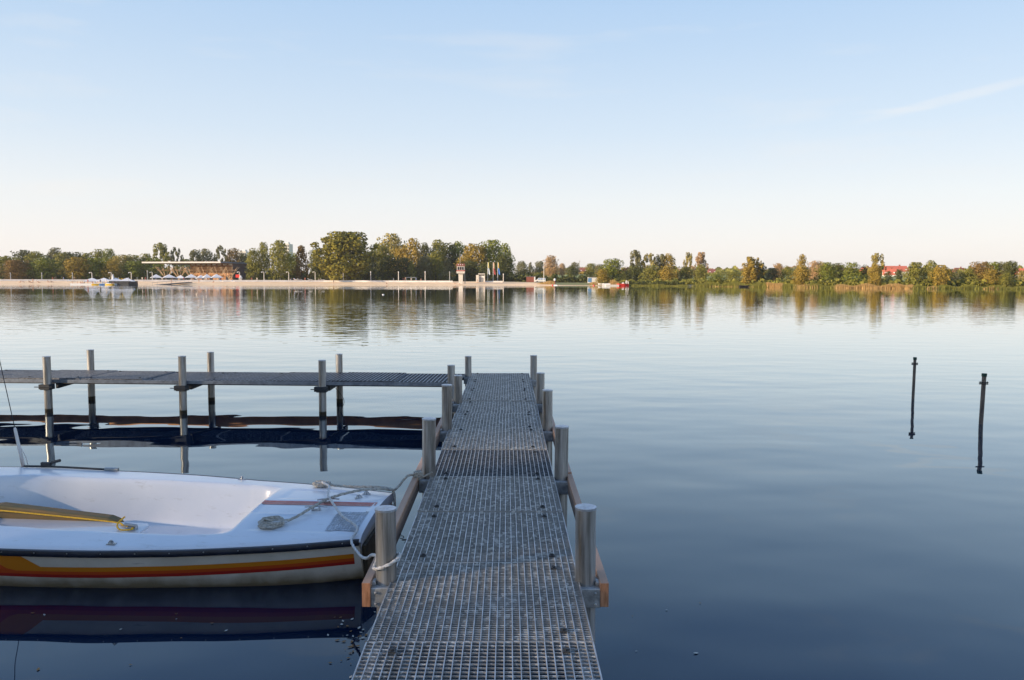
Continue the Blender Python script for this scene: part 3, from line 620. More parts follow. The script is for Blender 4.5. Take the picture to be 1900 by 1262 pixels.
# rubbing strake
for sg in (1, -1):
    r_ = MB(); pts = [(s, sg*(hb(s)+.004), HG(s)-.030) for s in [.0]+[i*.1 for i in range(1, 53)]]
    for a_, p in enumerate(pts):
        for (dy, dz) in ((0, .022), (.014, .020), (.019, .008), (.019, -.010), (.014, -.020), (0, -.022), (-.012, -.02), (-.012, .02)): r_.v.append((p[0], p[1]+sg*dy, p[2]+dz))
    for i in range(len(pts)-1):
        for j in range(8): r_.f.append((i*8+j, i*8+(j+1) % 8, (i+1)*8+(j+1) % 8, (i+1)*8+j)); r_.m.append(0)
    r_.f += [tuple(range(8)), tuple(range((len(pts)-1)*8, len(pts)*8))]; r_.m += [0, 0]
    r_.build('rubbing_strake', MT['rubber'], boat, smooth=True)
    sw = MB()
    for i in range(22):
        s = .1+i*.22; y = sg*(hb(s)+.022); sw.tube([(s, y, HG(s)-.022), (s, y+sg*.004, HG(s)-.022)], .005, 6)
    sw.build('screw', MT['metal'], bpy.data.objects[[o.name for o in children(boat) if o.name.startswith('rubbing_strake')][-1]])
    # three-colour stripe following the hull
    for k, (mm, f0, f1) in enumerate((('orange', 0, .40), ('redorange', .40, .70), ('redstripe', .70, 1.))):
        st = MB(); sl = [.04 + i*.06 for i in range(86)]; rows = 4
        for s in sl:
            za = HG(s) - interp(s, [0, .9, 2, 3, 5.2], [.115, .125, .14, .14, .13]); zb = za - interp(s, [0, 2, 5], [.082, .088, .08])
            z0 = za + (zb-za)*f0; z1 = za + (zb-za)*f1
            if k == 0:  z0 = min(HG(s)-.052, za + max(0, (s-2.10))*1.1)
            if k == 1: z0 = min(za+(zb-za)*f0 + max(0, s-2.30)*.8, HG(s)-.054); 
            if k == 0: z1 = min(z1 + max(0, s-2.30)*.8, HG(s)-.053)
            for q in range(rows+1):
                zt = z0 + (z1-z0)*q/rows
                # find t on the hull for this height
                lo, hi = 0., 1.
                for _ in range(18):
                    md = (lo+hi)/2
                    if hull_pt(s, md)[2] > zt: lo = md
                    else: hi = md
                p = hull_pt(s, lo); st.v.append((p[0], sg*(p[1]+.0035), p[2]))
        for i in range(len(sl)-1):
            for q in range(rows): st.f.append((i*(rows+1)+q, (i+1)*(rows+1)+q, (i+1)*(rows+1)+q+1, i*(rows+1)+q+1)); st.m.append(0)
        st.build('hull_stripe', MT[mm], boat, smooth=True, label={'orange': 'orange band of the hull stripe', 'redorange': 'red orange band of the hull stripe', 'redstripe': 'deep red band of the hull stripe'}[mm])
# faded red stripes along the stern deck
for y0, y1 in ((-.055, -.022), (-.018, .012)):
    st = MB()
    sl = [.02+i*.04 for i in range(23)]
    for s in sl:
        for y in (y0, (y0+y1)/2, y1): st.v.append((s, y-.05, deck_z(s, y-.05)+.003))
    for i in range(len(sl)-1):
        for q in range(2): st.f.append((i*3+q, (i+1)*3+q, (i+1)*3+q+1, i*3+q+1)); st.m.append(0)
    st.build('deck_stripe', MT['salmon'], boat)
# tread plate with raised diamonds
tp = MB()
for i in range(9):
    for j in range(9):
        s = .035+.225*i/8; y = .09+.31*j/8; tp.v.append((s, y, deck_z(s, y)+.004))
for i in range(8):
    for j in range(8): tp.f.append((i*9+j, (i+1)*9+j, (i+1)*9+j+1, i*9+j+1)); tp.m.append(0)
for i in range(11):
    for j in range(15):
        s = .047+.0200*i; y = .10+.0205*j; z = deck_z(s, y)+.005; an = .8 if (i+j) % 2 else -.8
        tp.box((s, y, z), (.016, .0045, .003), 1, rz=an)
tp.build('tread_plate', [MT['plate'], MT['cap']], boat)
def cleat(s, y, rz=0., L=.11):
    c = MB(); z = deck_z(s, y)
    c.box((0, 0, .008), (L*.45, .022, .012)); c.tube([(-L*.15, 0, .01), (-L*.15, 0, .028)], .006, 6); c.tube([(L*.15, 0, .01), (L*.15, 0, .028)], .006, 6)
    c.tube(catmull([(-L*.55, 0, .026), (-L*.2, 0, .032), (L*.2, 0, .032), (L*.55, 0, .026)], 4), .0065, 6)
    return c.build('cleat', MT['metal'], boat, (s, y, z), smooth=True, rz=rz)
cleat(.40, -.10, .2, .15); cleat(.44, .06, .1, .15); cleat(.60, -.55, .4, .13); cleat(.62, .36, .4, .13)
def fitting(s, y, rz=0.):
    c = MB(); c.box((0, 0, .003), (.06, .03, .006)); c.tube([(0, 0, 0), (0, 0, .03)], .008, 8); c.tube(catmull([(-.02, 0, .006), (-.01, 0, .022), (.01, 0, .022), (.02, 0, .006)], 4), .004, 6)
    return c.build('eye_fitting', MT['metal'], boat, (s, y, deck_z(s, y)), rz=rz)
fitting(.17, -.33); fitting(.20, -.22, .5); fitting(1.62, hb(1.62)-.07); fitting(1.35, -hb(1.35)+.05)
# sheet track with car on the far side deck
t_ = MB()
ps = [(s, -hb(s)+.05, deck_z(s, -hb(s)+.05)+.012) for s in np.arange(2.62, 3.4, .06)]
t_.tube(ps, .009, 6); tk = t_.build('sheet_track', MT['steel_dark'], boat)
c = MB(); c.box((3.15, -hb(3.15)+.05, deck_z(3.15, -hb(3.15)+.05)+.035), (.09, .03, .03)); c.tube([(3.10, -hb(3.1)+.05, deck_z(3.1, -hb(3.1)+.05)+.05), (3.02, -hb(3.1)+.05, deck_z(3.1, -hb(3.1)+.05)+.07)], .014, 8)
c.build('track_car', MT['steel_dark'], tk, bevel=.004)
c = MB(); c.tube([(2.62, -hb(2.6)+.05, deck_z(2.6, -hb(2.6)+.05)+.014), (2.50, -hb(2.6)+.05, deck_z(2.6, -hb(2.6)+.05)+.014)], .016, 8); c.build('track_stop', MT['metal'], tk)
# mast (ahead, outside the picture), shroud with white sleeve
Xinv = (Matrix.Translation(BO) @ Xb).inverted()
WA = at_Y(44, 868, 6.93); WB = at_Y(0, 672, 6.72); A = Xinv @ WA; dr_ = ((Xinv @ WB)-A).normalized(); Bm = A + dr_*4.4
ms = MB(); ms.tube([(Bm.x+.02, Bm.y-.02, .3), (Bm.x+.02, Bm.y-.02, 5.6)], [.04, .028], 14); ms.build('mast', MT['metal'], boat, smooth=True)
for off_ in (0,):
    c = MB(); c.tube([A, A+dr_*4.2], .0035, 6); sh = c.build('shroud', MT['steel_dark'], boat)
    c = MB(); c.tube([A, A+dr_*.1, A+dr_*.37, A+dr_*.39], [.016, .014, .013, .007], 10); c.tube([A+Vector((-.05, 0, -.01)), A+Vector((-.03, 0, .10)), A+dr_*.25], .004, 6)
    c.build('shroud_sleeve', MT['white'], sh, smooth=True)
# centreboard case: weathered boards with a rounded end, standing in the cockpit
cb = MB(); prof = [(1.98, .02), (1.98, .20), (2.01, .265), (2.08, .29), (2.95, .365), (3.10, .345), (3.25, .27), (3.25, .02)]
n_ = len(prof)
for y in (-.035, .055): cb.v += [(p[0], y, p[1]) for p in prof]
cb.f = [tuple(range(n_)), tuple(range(n_, 2*n_))[::-1]] + [(i, i+n_, (i+1) % n_+n_, (i+1) % n_) for i in range(n_)]; cb.m = [0]*len(cb.f)
cb.build('centreboard_case', MT['board'], boat, bevel=.015, label='weathered brown wooden case in the cockpit')
cb = MB(); cb.prism([(1.72, .10), (1.76, .05), (3.2, .05), (3.2, .42), (2.4, .44), (1.80, .36), (1.72, .30)], .245, .262); cb.build('thwart', MT['gel_in'], boat, bevel=.004)
c = MB(); c.box((1.80, .18, .275), (.06, .04, .025)); c.tube([(1.77, .18, .29), (1.86, .18, .30)], .012, 8); c.build('jam_cleat', MT['metal'], boat)

# ------------------------------------------------------------------ ropes (world space)
Xw = Matrix.Translation(BO) @ Xb
def bp(s, y, dz=0.): return Xw @ Vector((s, y, deck_z(s, y)+dz))
def laid(b, pts, r, step=.005, n=12):
    P = catmull(pts, 6); out = [P[0]]
    for a_, c_ in zip(P[:-1], P[1:]):
        q = max(1, int((c_-a_).length/step)); out += [a_.lerp(c_, (i+1)/q) for i in range(q)]
    v0 = len(b.v); b.tube(out, r, n)
    for i, p in enumerate(out):
        for j in range(n):
            v = Vector(b.v[v0+i*n+j]); ph = 3*(2*math.pi*j/n) - i*step/r*1.1; b.v[v0+i*n+j] = tuple(p + (v-p)*(1+.17*math.cos(ph)))
def rope(pts, r, m, label, k=8):
    b = MB(); laid(b, pts, r); return tag(b.build('mooring_rope', MT[m], smooth=True), label, 'rope', 'mooring ropes')
def coil(cx, cy, seed, turns=5, r0=.085):
    rs = random.Random(seed); out = []
    for i in range(turns*10):
        a = 2*math.pi*i/10; rr = r0*(.72+.3*rs.random()); el = .62+.3*math.sin(i*.7)
        out.append(bp(cx+rr*math.cos(a), cy+rr*math.sin(a)*el, .012+.018*(i/(turns*10))+.012*rs.random()))
    return out
K2 = Vector((XL-.09, 6.20, DECK+.03))
pts = coil(.66, .36, 1, 6) + [bp(.56, .30, .02), bp(.45, .10, .04), bp(.38, -.06, .05), bp(.22, -.22, .06), bp(.06, -.33, .05)]
e_ = bp(-.02, -.40, .03)
pts += [e_, Vector((XL-.24, 6.1, .46)), Vector((XL-.17, 6.18, .53)), K2]
rope(pts, .0095, 'rope', 'grey rope from the flat coil on the stern deck across to the second left pile')
pts = coil(.60, -.54, 3, 4, .07) + [bp(.5, -.52, .02), bp(.3, -.46, .03), bp(.1, -.44, .04), bp(-.01, -.42, .03), bp(-.035, -.40, -.03), bp(-.04, -.38, -.10), bp(-.05, -.36, -.30)]
rope(pts, .0095, 'rope', 'darker grey rope from the far cleat hanging over the corner of the stern')
pc = Vector((-.639, 4.09, 0)); 
loop = [pc + Vector((.0695*math.cos(a), .0695*math.sin(a), .595 + .03*math.cos(a-.1))) for a in [R(x) for x in range(190, 190+330, 20)]]
pts = [bp(.60, -.54, .04), bp(.46, -.30, .07), bp(.40, -.10, .06), bp(.28, .10, .045), bp(.17, .27, .04), bp(.03, .40, .03)]
q = at_Y(668, 1030, 4.9); q2 = at_Y(680, 1036, 4.6); q3 = at_Y(690, 1030, 4.35); q4 = at_Y(700, 1034, 4.12)
pts += [at_Y(652, 1004, 5.15), q, q2, q3, q4] + loop
rope(pts, .0085, 'ropew', 'white rope crossing the stern deck and looped low round the nearest left pile')
# knot at the second left pile
kn = []
rs = random.Random(9)
for i in range(26): a = i*1.25; kn.append(K2 + Vector((.035*math.cos(a)*rs.uniform(.6, 1.2), .035*math.sin(a), .02*math.sin(a*1.7)+.012)))
kn += [Vector((XL-.12, 6.16, DECK-.01)), Vector((XL-.06, 6.23, DECK+.005)), Vector((XL+.02, 6.24, DECK+.045))]
b = MB(); b.tube(catmull(kn, 3), .008, 6); tag(b.build('rope_knot', MT['rope'], smooth=True), 'small tangled rope knot tied at the second left pile', 'rope')
yr = [(3.3, .10, .33), (3.0, .10, .345), (2.5, .085, .31), (2.0, .09, .275), (1.92, .12, .27), (1.84, .17, .275), (1.78, .21, .28), (1.80, .24, .28), (1.88, .22, .275), (1.93, .16, .29), (1.90, .11, .33)]
b = MB(); b.tube(catmull([Xw @ Vector(p) for p in yr], 8), .0062, 8); tag(b.build('yellow_rope', MT['yrope'], smooth=True), 'yellow rope lying along the wooden case inside the dinghy', 'rope')
# little chain between deck and board
ch = MB()
for i in range(7):
    p = Vector((XL-.10+.022*i, 5.12-.02*i, .40-.012*i)); ring = []
    for a in range(9):
        t = 2*math.pi*a/8; u = Vector((.017*math.cos(t), 0, .009*math.sin(t))) if i % 2 else Vector((.017*math.cos(t), .009*math.sin(t), 0)); ring.append(p+u)
    ch.tube(ring, .0028, 5, cap=False)
tag(ch.build('chain', MT['chainm']), 'short rusty chain hanging between the left fender board and the jetty', 'chain')
# floating leaves beside the piles
fl = MB(); rs = random.Random(5)
for i in range(60):
    if i < 45: p = at_z(rs.gauss(660, 22), rs.gauss(1185, 22), 0)
    elif i < 50: p = at_z(rs.uniform(1105, 1320), rs.uniform(1120, 1255), 0)
    else: p = at_z(rs.uniform(60, 620), rs.uniform(1125, 1250), 0)
    a = rs.uniform(0, 6.28); l = rs.uniform(.005, .018); wv = l*.55
    fl.add([(-l, 0, .003), (0, -wv, .004), (l, 0, .006), (0, wv, .004)], [(0, 1, 2, 3)], rs.choice([0, 0, 1]), Matrix.Translation((p.x, p.y, .001)) @ Matrix.Rotation(a, 4, 'Z'))
tag(fl.build('fallen_leaves', [mat('dead_leaf', (.32, .17, .06), .8), mat('pale_scrap', (.6, .58, .5), .8)]), 'scattered leaf scraps floating on the water near the jetty', 'leaves', kind='stuff')

# ------------------------------------------------------------------ trees of the far shore
GL = 'trees along the far shore'
# (px, top py, width px, depth behind shoreline, kind, seed, leaf, label)
T = [
 (-25,470,60,95,'oak',1,'green','round green tree cut by the left edge of the picture'),
 (16,476,46,80,'oak',2,'olive','low olive tree at the far left end of the beach wood'),
 (30,484,46,60,'willow',1,'rust','reddish brown tree low in front of the left wood'),
 (47,465,42,110,'oak',3,'dark','dark tree rising behind the reddish tree on the left'),
 (70,468,44,85,'tall',1,'olive','olive tree right of the dark one in the left wood'),
 (82,478,44,60,'oak',1,'green','bright green tree in front, fourth crown of the left wood'),
 (103,461,38,115,'tall',2,'grey','highest grey green crown of the left wood'),
 (118,469,34,100,'oak',2,'olive','olive brown crown just right of the highest left crown'),
 (137,469,42,85,'oak',3,'dark','dark round crown left of the golden tree'),
 (143,478,46,58,'oak',1,'gold','golden olive broad tree behind the left lamp posts'),
 (163,471,36,95,'tall',3,'olive','slim olive crown above the first floating parasol'),
 (176,480,44,60,'willow',2,'green','green drooping tree behind the floating cafe'),
 (186,464,34,120,'tall',1,'olive','pointed olive crown above the floating cafe'),
 (205,463,32,110,'tall',2,'green','narrow green crown right of the pointed one'),
 (210,482,40,58,'bush',2,'gold','low golden shrub tree behind the cafe parasols'),
 (226,474,40,90,'oak',2,'pale','pale olive crown between cafe and pavilion'),
 (246,474,38,95,'oak',3,'olive','rounded olive tree left of the pavilion roof tip'),
 (250,486,40,60,'willow',1,'green','green tree low beside the pavilion roof tip'),
 (272,472,36,100,'tall',3,'olive','feathery olive crown above the roof tip'),
 (287,480,36,92,'oak',1,'green','green crown just behind the pavilion roof edge'),
 (303,453,34,150,'birch',1,'olive','tall airy tree rising highest above the pavilion roof'),
 (327,460,22,150,'birch',2,'grey','slender grey tree beside the tall airy one above the roof'),
 (345,482,36,150,'bush',1,'olive','low olive clump showing over the pavilion roof'),
 (364,465,28,160,'birch',3,'grey','small open grey tree over the middle of the roof'),
 (384,463,34,165,'tall',2,'grey','grey green tree with stepped crown over the roof'),
 (411,457,26,160,'birch',2,'grey','dark open tree above the roof corner'),
 (434,462,30,160,'oak',2,'rust','brownish round tree above the grey roof edge'),
 (452,472,26,160,'oak',3,'dark','small dark tree right of the brownish one'),
 (470,462,26,42,'tall',1,'olive','narrow poplar standing at the right end of the pavilion'),
 (490,451,28,46,'tall',2,'olive','tall slim poplar beside the end of the pavilion'),
 (520,448,44,40,'tall',3,'olive','big upright olive tree with pale trunk left of the rusty tree'),
 (543,470,30,70,'oak',1,'green','half hidden green tree behind the upright olive tree'),
 (560,457,34,44,'cone',1,'rust','rusty brown tree standing left of the largest tree'),
 (588,459,30,62,'tall',1,'dark','dark narrow tree squeezed between rusty and largest tree'),
 (600,478,34,58,'oak',2,'dark','low dark tree at the left foot of the largest tree'),
 (641,433,98,34,'oak',4,'sunny','largest and broadest tree of the beach, golden green'),
 (684,468,36,66,'oak',3,'dark','shaded tree touching the right side of the largest tree'),
 (727,436,62,110,'tall',3,'pale','tall pale green tree top right of the largest tree'),
 (708,452,36,90,'oak',1,'olive','olive shoulder crown left below the tall pale tree'),
 (722,474,52,52,'bush',3,'dark','dark round tree in front of the tall pale tree'),
 (752,480,46,50,'bush',1,'dark','dark low tree left of the goal'),
 (768,444,40,84,'tall',2,'gold','golden tall tree above the goal'),
 (745,458,34,86,'oak',2,'gold','yellowish crown between pale and golden tall trees'),
 (764,484,20,44,'cone',2,'olive','little olive conifer lit behind the goal'),
 (789,452,30,95,'tall',1,'dark','dark gap-filling tree right of the golden one'),
 (787,477,34,52,'willow',3,'grey','grey green willow shaded behind the straight lamp'),
 (812,447,42,88,'tall',3,'olive','tall olive tree between the golden tree and the tower'),
 (808,470,32,58,'willow',2,'olive','sunlit olive willow low left of the tower'),
 (832,452,34,96,'oak',3,'dark','dark crown left above the watch tower'),
 (829,480,30,46,'cone',3,'grey','bluish grey conifer just left of the watch tower'),
 (849,450,40,100,'oak',1,'green','round green crown straight above the watch tower'),
 (880,454,50,76,'oak',2,'gold','orange tinged broad crown right above the tower'),
 (862,476,40,66,'bush',2,'gold','golden low foliage left behind the watch tower'),
 (872,484,44,56,'bush',3,'dark','dark shaded tree right behind the watch tower'),
 (912,447,50,80,'oak',5,'green','big dark green tree behind the three flags'),
 (936,453,34,92,'tall',2,'green','rightmost tall tree ending the dense wood'),
 (935,474,46,62,'bush',1,'dark','dark rounded tree right of the flags'),
 (905,486,46,50,'bush',2,'dark','dark shrub tree behind the white kiosk'),
 (967,485,24,230,'oak',1,'grey','small grey tree just right of the dense wood'),
 (984,487,20,240,'cone',2,'grey','small pointed grey tree left of the round hillside tree'),
 (1001,485,22,240,'oak',2,'grey','round grey green tree on the hill slope'),
 (1022,475,28,200,'oak',3,'peach','peach coloured round tree beside the white mast'),
 (975,500,40,90,'bush',3,'gold','golden scrub right of the dense wood'),
 (1000,506,34,80,'bush',1,'olive','olive scrub in front of the green field'),
 (965,510,60,60,'bush',2,'dark','dark low shrub mass at the right end of the beach wall'),
 (1060,492,24,140,'bush',2,'dark','dark bushy tree in front of the green field'),
 (1043,489,14,250,'oak',1,'peach','tiny pale tree on the hill crest left'),
 (1066,487,20,260,'oak',2,'grey','grey tree on the hill crest above the dark bushy tree'),
 (1096,490,22,150,'willow',1,'olive','rounded willow left of the cove trees'),
 (1113,491,24,120,'oak',3,'grey','grey green tree behind the white shed'),
 (1136,481,46,30,'oak',2,'green','bushy green tree over the red boat'),
 (1118,500,30,22,'bush',1,'gold','yellow green shrub above the white shed end'),
 (1160,496,26,40,'oak',1,'peach','small peach tinted tree between green tree and birches'),
 (1181,466,30,38,'birch',1,'grey','tallest birch of the clump right of the red boat'),
 (1203,471,34,40,'birch',2,'pale','pale airy birch in the middle of the clump'),
 (1224,473,30,44,'birch',3,'grey','grey birch left of the orange tree'),
 (1238,472,34,46,'tall',1,'gold','orange tree at the right end of the birch clump'),
 (1180,492,40,24,'bush',2,'dark','dark shrub at the foot of the tallest birch'),
 (1210,492,46,22,'bush',3,'olive','olive shrub below the middle birches'),
 (1237,495,34,20,'bush',1,'gold','golden shrub beneath the orange tree'),
 (1162,503,30,16,'bush',3,'dark','dark shrub right beside the red boat'),
 (1256,503,16,30,'birch',2,'gold','small golden sapling on the open grass'),
 (1277,470,20,36,'birch',3,'pale','thin pale birch left of the leaning pair'),
 (1300,470,26,32,'birch',1,'peach','tall peach birch right of the thin pale one'),
 (1272,496,38,28,'bush',1,'dark','dark bush under the thin pale birch'),
 (1300,492,26,24,'willow',2,'olive','olive foliage hanging below the peach birch'),
 (1330,508,44,14,'bush',2,'green','low green thicket left along the reed bank'),
 (1360,504,40,16,'bush',3,'olive','low olive thicket left of the rounded birch'),
 (1397,478,38,12,'birch',4,'gold','rounded golden birch above the dark rowing boat'),
 (1390,490,32,12,'willow',1,'gold','golden hanging foliage under the rounded birch'),
 (1410,488,22,18,'oak',1,'dark','dark crown at the right side of the rounded birch'),
 (1433,498,28,26,'willow',3,'grey','bluish willow right of the rounded birch'),
 (1443,489,20,120,'oak',3,'peach','peach tree far behind the bluish willow'),
 (1460,494,30,30,'bush',2,'olive','olive bush left of the columnar birch'),
 (1487,473,22,12,'tall',4,'gold','columnar golden birch, narrowest tall crown of the right bank'),
 (1487,496,34,10,'willow',2,'gold','drooping skirt tree at the foot of the columnar birch'),
 (1515,485,34,30,'oak',2,'peach','brownish tree right behind the columnar birch'),
 (1532,488,42,16,'bush',1,'green','round green bush tree in the middle of the right bank'),
 (1553,489,30,30,'oak',3,'dark','dark tree between the two round green bushes'),
 (1580,487,46,14,'bush',3,'green','wide green bush tree left of the open birch'),
 (1605,492,26,18,'bush',2,'dark','dark bush just left of the open birch'),
 (1625,472,32,12,'birch',5,'pale','open topped birch in front of the red roofs'),
 (1624,492,26,10,'willow',1,'gold','golden lower foliage of the open birch stand'),
 (1648,503,18,30,'bush',3,'dark','small dark shrub below the red roofs'),
 (1668,500,14,90,'oak',1,'dark','little dark tree in front of the red houses'),
 (1697,488,36,14,'willow',3,'olive','soft olive willow right of the red roofs'),
 (1727,484,32,14,'tall',2,'olive','peaked olive tree right of the soft willow'),
 (1745,493,34,10,'willow',2,'gold','yellow leaning willow at the water edge'),
 (1758,500,26,24,'bush',1,'dark','dark shrub behind the yellow willow'),
 (1775,499,30,30,'bush',2,'grey','grey green shrub before the gap in the right wood'),
 (1795,498,40,14,'bush',3,'olive','olive bush left of the big right hand grove'),
 (1817,486,40,22,'oak',1,'rust','brownish round tree starting the right hand grove'),
 (1840,487,34,30,'oak',2,'green','green crown in the middle of the right hand grove'),
 (1838,501,40,12,'bush',1,'gold','golden bush in front of the right hand grove'),
 (1862,487,34,30,'oak',3,'grey','grey crown next to the grove edge'),
 (1876,485,28,20,'oak',2,'dark','dark tree closing the right hand grove'),
 (1866,506,30,10,'bush',3,'olive','low olive shrub at the grove shoreline'),
 (1898,502,20,18,'oak',1,'pale','pale tree cut by the right edge of the picture'),
 (1925,492,40,20,'oak',3,'olive','olive tree beyond the right edge'),
]
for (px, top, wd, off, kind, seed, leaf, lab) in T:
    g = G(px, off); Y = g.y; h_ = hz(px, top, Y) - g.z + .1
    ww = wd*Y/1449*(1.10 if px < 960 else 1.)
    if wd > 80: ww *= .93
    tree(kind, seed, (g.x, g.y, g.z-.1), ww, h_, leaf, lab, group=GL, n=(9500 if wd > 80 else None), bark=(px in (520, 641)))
# dense low undergrowth behind the beach: a mass nobody could count
def leaf_strip(name, p0, p1, step, offf, hh, leafm, lab, size=1.2, seed=1, depth=8., per=7, cat='undergrowth'):
    rs = np.random.RandomState(seed); V = []; x = p0
    while x < p1:
        o = offf(x) if callable(offf) else offf; hgt = hh(x) if callable(hh) else hh
        for _ in range(per):
            g = G(x+rs.uniform(-step, step), o+rs.uniform(0, depth)); z = g.z + hgt*rs.rand()**.8*(.75+.35*math.sin(x*.31)*math.sin(x*.083+1)); s = size*(.5+rs.rand())
            nrm = rs.normal(size=3); nrm[1] -= .8; nrm[2] += .5; nrm /= np.linalg.norm(nrm); t = np.cross(nrm, rs.normal(size=3)); t /= np.linalg.norm(t); b = np.cross(nrm, t)
            c = np.array([g.x, g.y, z]); V += [c-t*s*.5, c-b*s*.4, c+t*s*.5, c+b*s*.4]
        x += step
    me = bpy.data.meshes.new(name); n = len(V)//4; me.from_pydata([tuple(v) for v in V], [], [(4*i, 4*i+1, 4*i+2, 4*i+3) for i in range(n)]); me.materials.append(LV[leafm]); me.update()
    o = bpy.data.objects.new(name, me); col.objects.link(o); return tag(o, lab, cat, kind='stuff')
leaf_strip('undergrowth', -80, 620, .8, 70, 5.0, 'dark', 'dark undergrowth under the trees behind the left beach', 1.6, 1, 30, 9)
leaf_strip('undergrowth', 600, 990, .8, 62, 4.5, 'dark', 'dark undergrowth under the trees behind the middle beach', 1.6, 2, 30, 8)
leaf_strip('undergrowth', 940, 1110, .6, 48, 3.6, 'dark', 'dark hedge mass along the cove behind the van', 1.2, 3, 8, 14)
leaf_strip('undergrowth', 1140, 1930, .6, 10, 1.9, 'olive', 'low green growth behind the reeds on the right bank', 1.0, 4, 12, 14)
leaf_strip('undergrowth', 1150, 1270, .6, 2.5, 1.5, 'dark', 'dark bank growth under the birch clump', .7, 8, 4, 12)
leaf_strip('far_wood', 940, 1960, 1.0, 830, lambda x: 5+3.5*math.sin(x*.05)*math.sin(x*.021), 'peach', 'distant autumn woods along the hill crest', 3.2, 5, 60, 20, cat='wood')
leaf_strip('far_wood', 940, 1960, 1.2, 600, lambda x: 3.5+3*math.sin(x*.043+1), 'grey', 'grey green hedgerows crossing the far slope', 2.4, 6, 80, 10, cat='wood')
leaf_strip('far_wood', 1120, 1960, 1.0, 330, lambda x: 5.0+3*math.sin(x*.07+1), 'olive', 'olive scrub on the slope behind the right bank', 2.0, 7, 90, 12, cat='wood')
leaf_strip('far_wood', 940, 1130, .8, 330, lambda x: 1.5+1.2*math.sin(x*.11+1), 'gold', 'golden hedges in the fields above the cove', 1.6, 9, 20, 8, cat='wood')
# reeds
rv = []; rf = []; rs = random.Random(11)
def reed_zone(p0, p1, o0, o1, h0, h1, n):
    for _ in range(n):
        px = rs.triangular(p0-4, p1+4) if p1-p0 < 60 else rs.uniform(p0, p1)+rs.gauss(0, 4); tt = min(1, max(0, (px-p0+4)/(p1-p0+8))); g = G(px, rs.uniform(o0, o1)); h_ = (.55+.5*math.sin(math.pi*tt)**.5)*rs.uniform(h0*.7, h1)*(.8+.25*math.sin(px*.13)); w_ = rs.uniform(.05, .13); lx = rs.uniform(-.25, .25)
        b0 = len(rv); a = rs.uniform(-.8, .8); cx_, cy_ = math.cos(a)*w_, math.sin(a)*w_
        rv.extend([(g.x-cx_, g.y-cy_, -.1), (g.x+cx_, g.y+cy_, -.1), (g.x+lx+cx_*.4, g.y, h_), (g.x+lx-cx_*.4, g.y, h_)]); rf.append((b0, b0+1, b0+2, b0+3))
reed_zone(1424, 1449, -1, 4, 1.7, 2.5, 1300); reed_zone(1474, 1502, -1, 3, .9, 1.7, 800); reed_zone(1506, 1516, -1, 3, .6, 1.2, 200); reed_zone(1548, 1690, -1, 4, .9, 1.5, 4200); reed_zone(1660, 1692, -1, 4, 1.3, 2.0, 1000); reed_zone(1724, 1738, -1, 3, .8, 1.4, 300); reed_zone(1825, 1850, -1, 3, .6, 1.0, 300)
reed_zone(1000, 1026, 4, 10, 1.4, 2.2, 900); reed_zone(1134, 1148, 2, 6, 2., 3.2, 600); reed_zone(1097, 1107, 5, 9, 1.6, 2.6, 400); reed_zone(1320, 1400, -1, 1, .3, .7, 500)
me = bpy.data.meshes.new('reeds'); me.from_pydata(rv, [], rf); me.materials.append(LV['reed']); o = bpy.data.objects.new('reeds', me); col.objects.link(o); tag(o, 'golden reeds fringing the right bank', 'reeds', kind='stuff')

rv = []; rf = []
reed_zone(1290, 1425, -1, 5, .8, 1.9, 4200); reed_zone(1449, 1550, -1, 5, .7, 1.5, 2600); reed_zone(1690, 1900, -1, 4, .5, 1.3, 3800); reed_zone(1160, 1275, -1, 2, .4, .9, 1600)
me = bpy.data.meshes.new('reeds'); me.from_pydata(rv, [], rf); me.materials.append(LV['olive']); o = bpy.data.objects.new('reeds', me); col.objects.link(o); tag(o, 'greener reeds between the golden ones along the right bank', 'reeds', kind='stuff')

# ------------------------------------------------------------------ beach promenade wall
def wall_run(p0, p1, off, z0, z1, th, m, label, name='promenade_wall'):
    b = MB(); pxs_ = np.arange(p0, p1+.01, 20); n = len(pxs_)
    for p in pxs_:
        a = G(p, off); c = G(p, off+th)
        b.v += [(a.x, a.y, z0), (a.x, a.y, z1), (c.x, c.y, z1), (c.x, c.y, z0)]
    for i in range(n-1):
        for j in range(4): b.f.append((i*4+j, (i+1)*4+j, (i+1)*4+(j+1) % 4, i*4+(j+1) % 4)); b.m.append(0)
    b.f += [(0, 1, 2, 3), tuple(range((n-1)*4, n*4))[::-1]]; b.m += [0, 0]
    return tag(b.build(name, m), label, 'wall')
wall_run(-300, 845, 25, .4, 1.78, 1.2, MT['concrete'], 'long pale promenade wall along the back of the beach')
wall_run(893, 940, 27, .4, 1.75, 1.0, MT['concrete'], 'short low wall in front of the kiosk and flags')

# ------------------------------------------------------------------ pavilion
ZR = 9.8
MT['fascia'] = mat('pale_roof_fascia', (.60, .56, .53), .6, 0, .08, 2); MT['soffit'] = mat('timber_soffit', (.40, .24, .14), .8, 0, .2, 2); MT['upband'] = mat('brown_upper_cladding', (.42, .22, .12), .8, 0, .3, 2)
A_ = Vector((gx(264, 355), 355, 0)); B_ = Vector((gx(410, 345), 345, 0)); d1 = (B_-A_).normalized(); d2 = Vector((-d1.y, d1.x, 0))
pav = empty('beach_pavilion', ((A_.x+B_.x)/2, 355, 1.6), 'long flat roofed timber pavilion with fanned struts on the beach promenade', 'building')
O_ = Vector((pav.location.x, 355, 1.6))
def rel(v): return v - O_
C_ = B_ + d2*34; D_ = A_ + d2*34
b = MB(); P4 = [A_-O_, B_-O_, C_-O_, D_-O_]
b.prism([(p.x, p.y) for p in P4], ZR-.62-1.6, ZR-1.6); b.m = [2, 0, 0, 1, 1, 1]
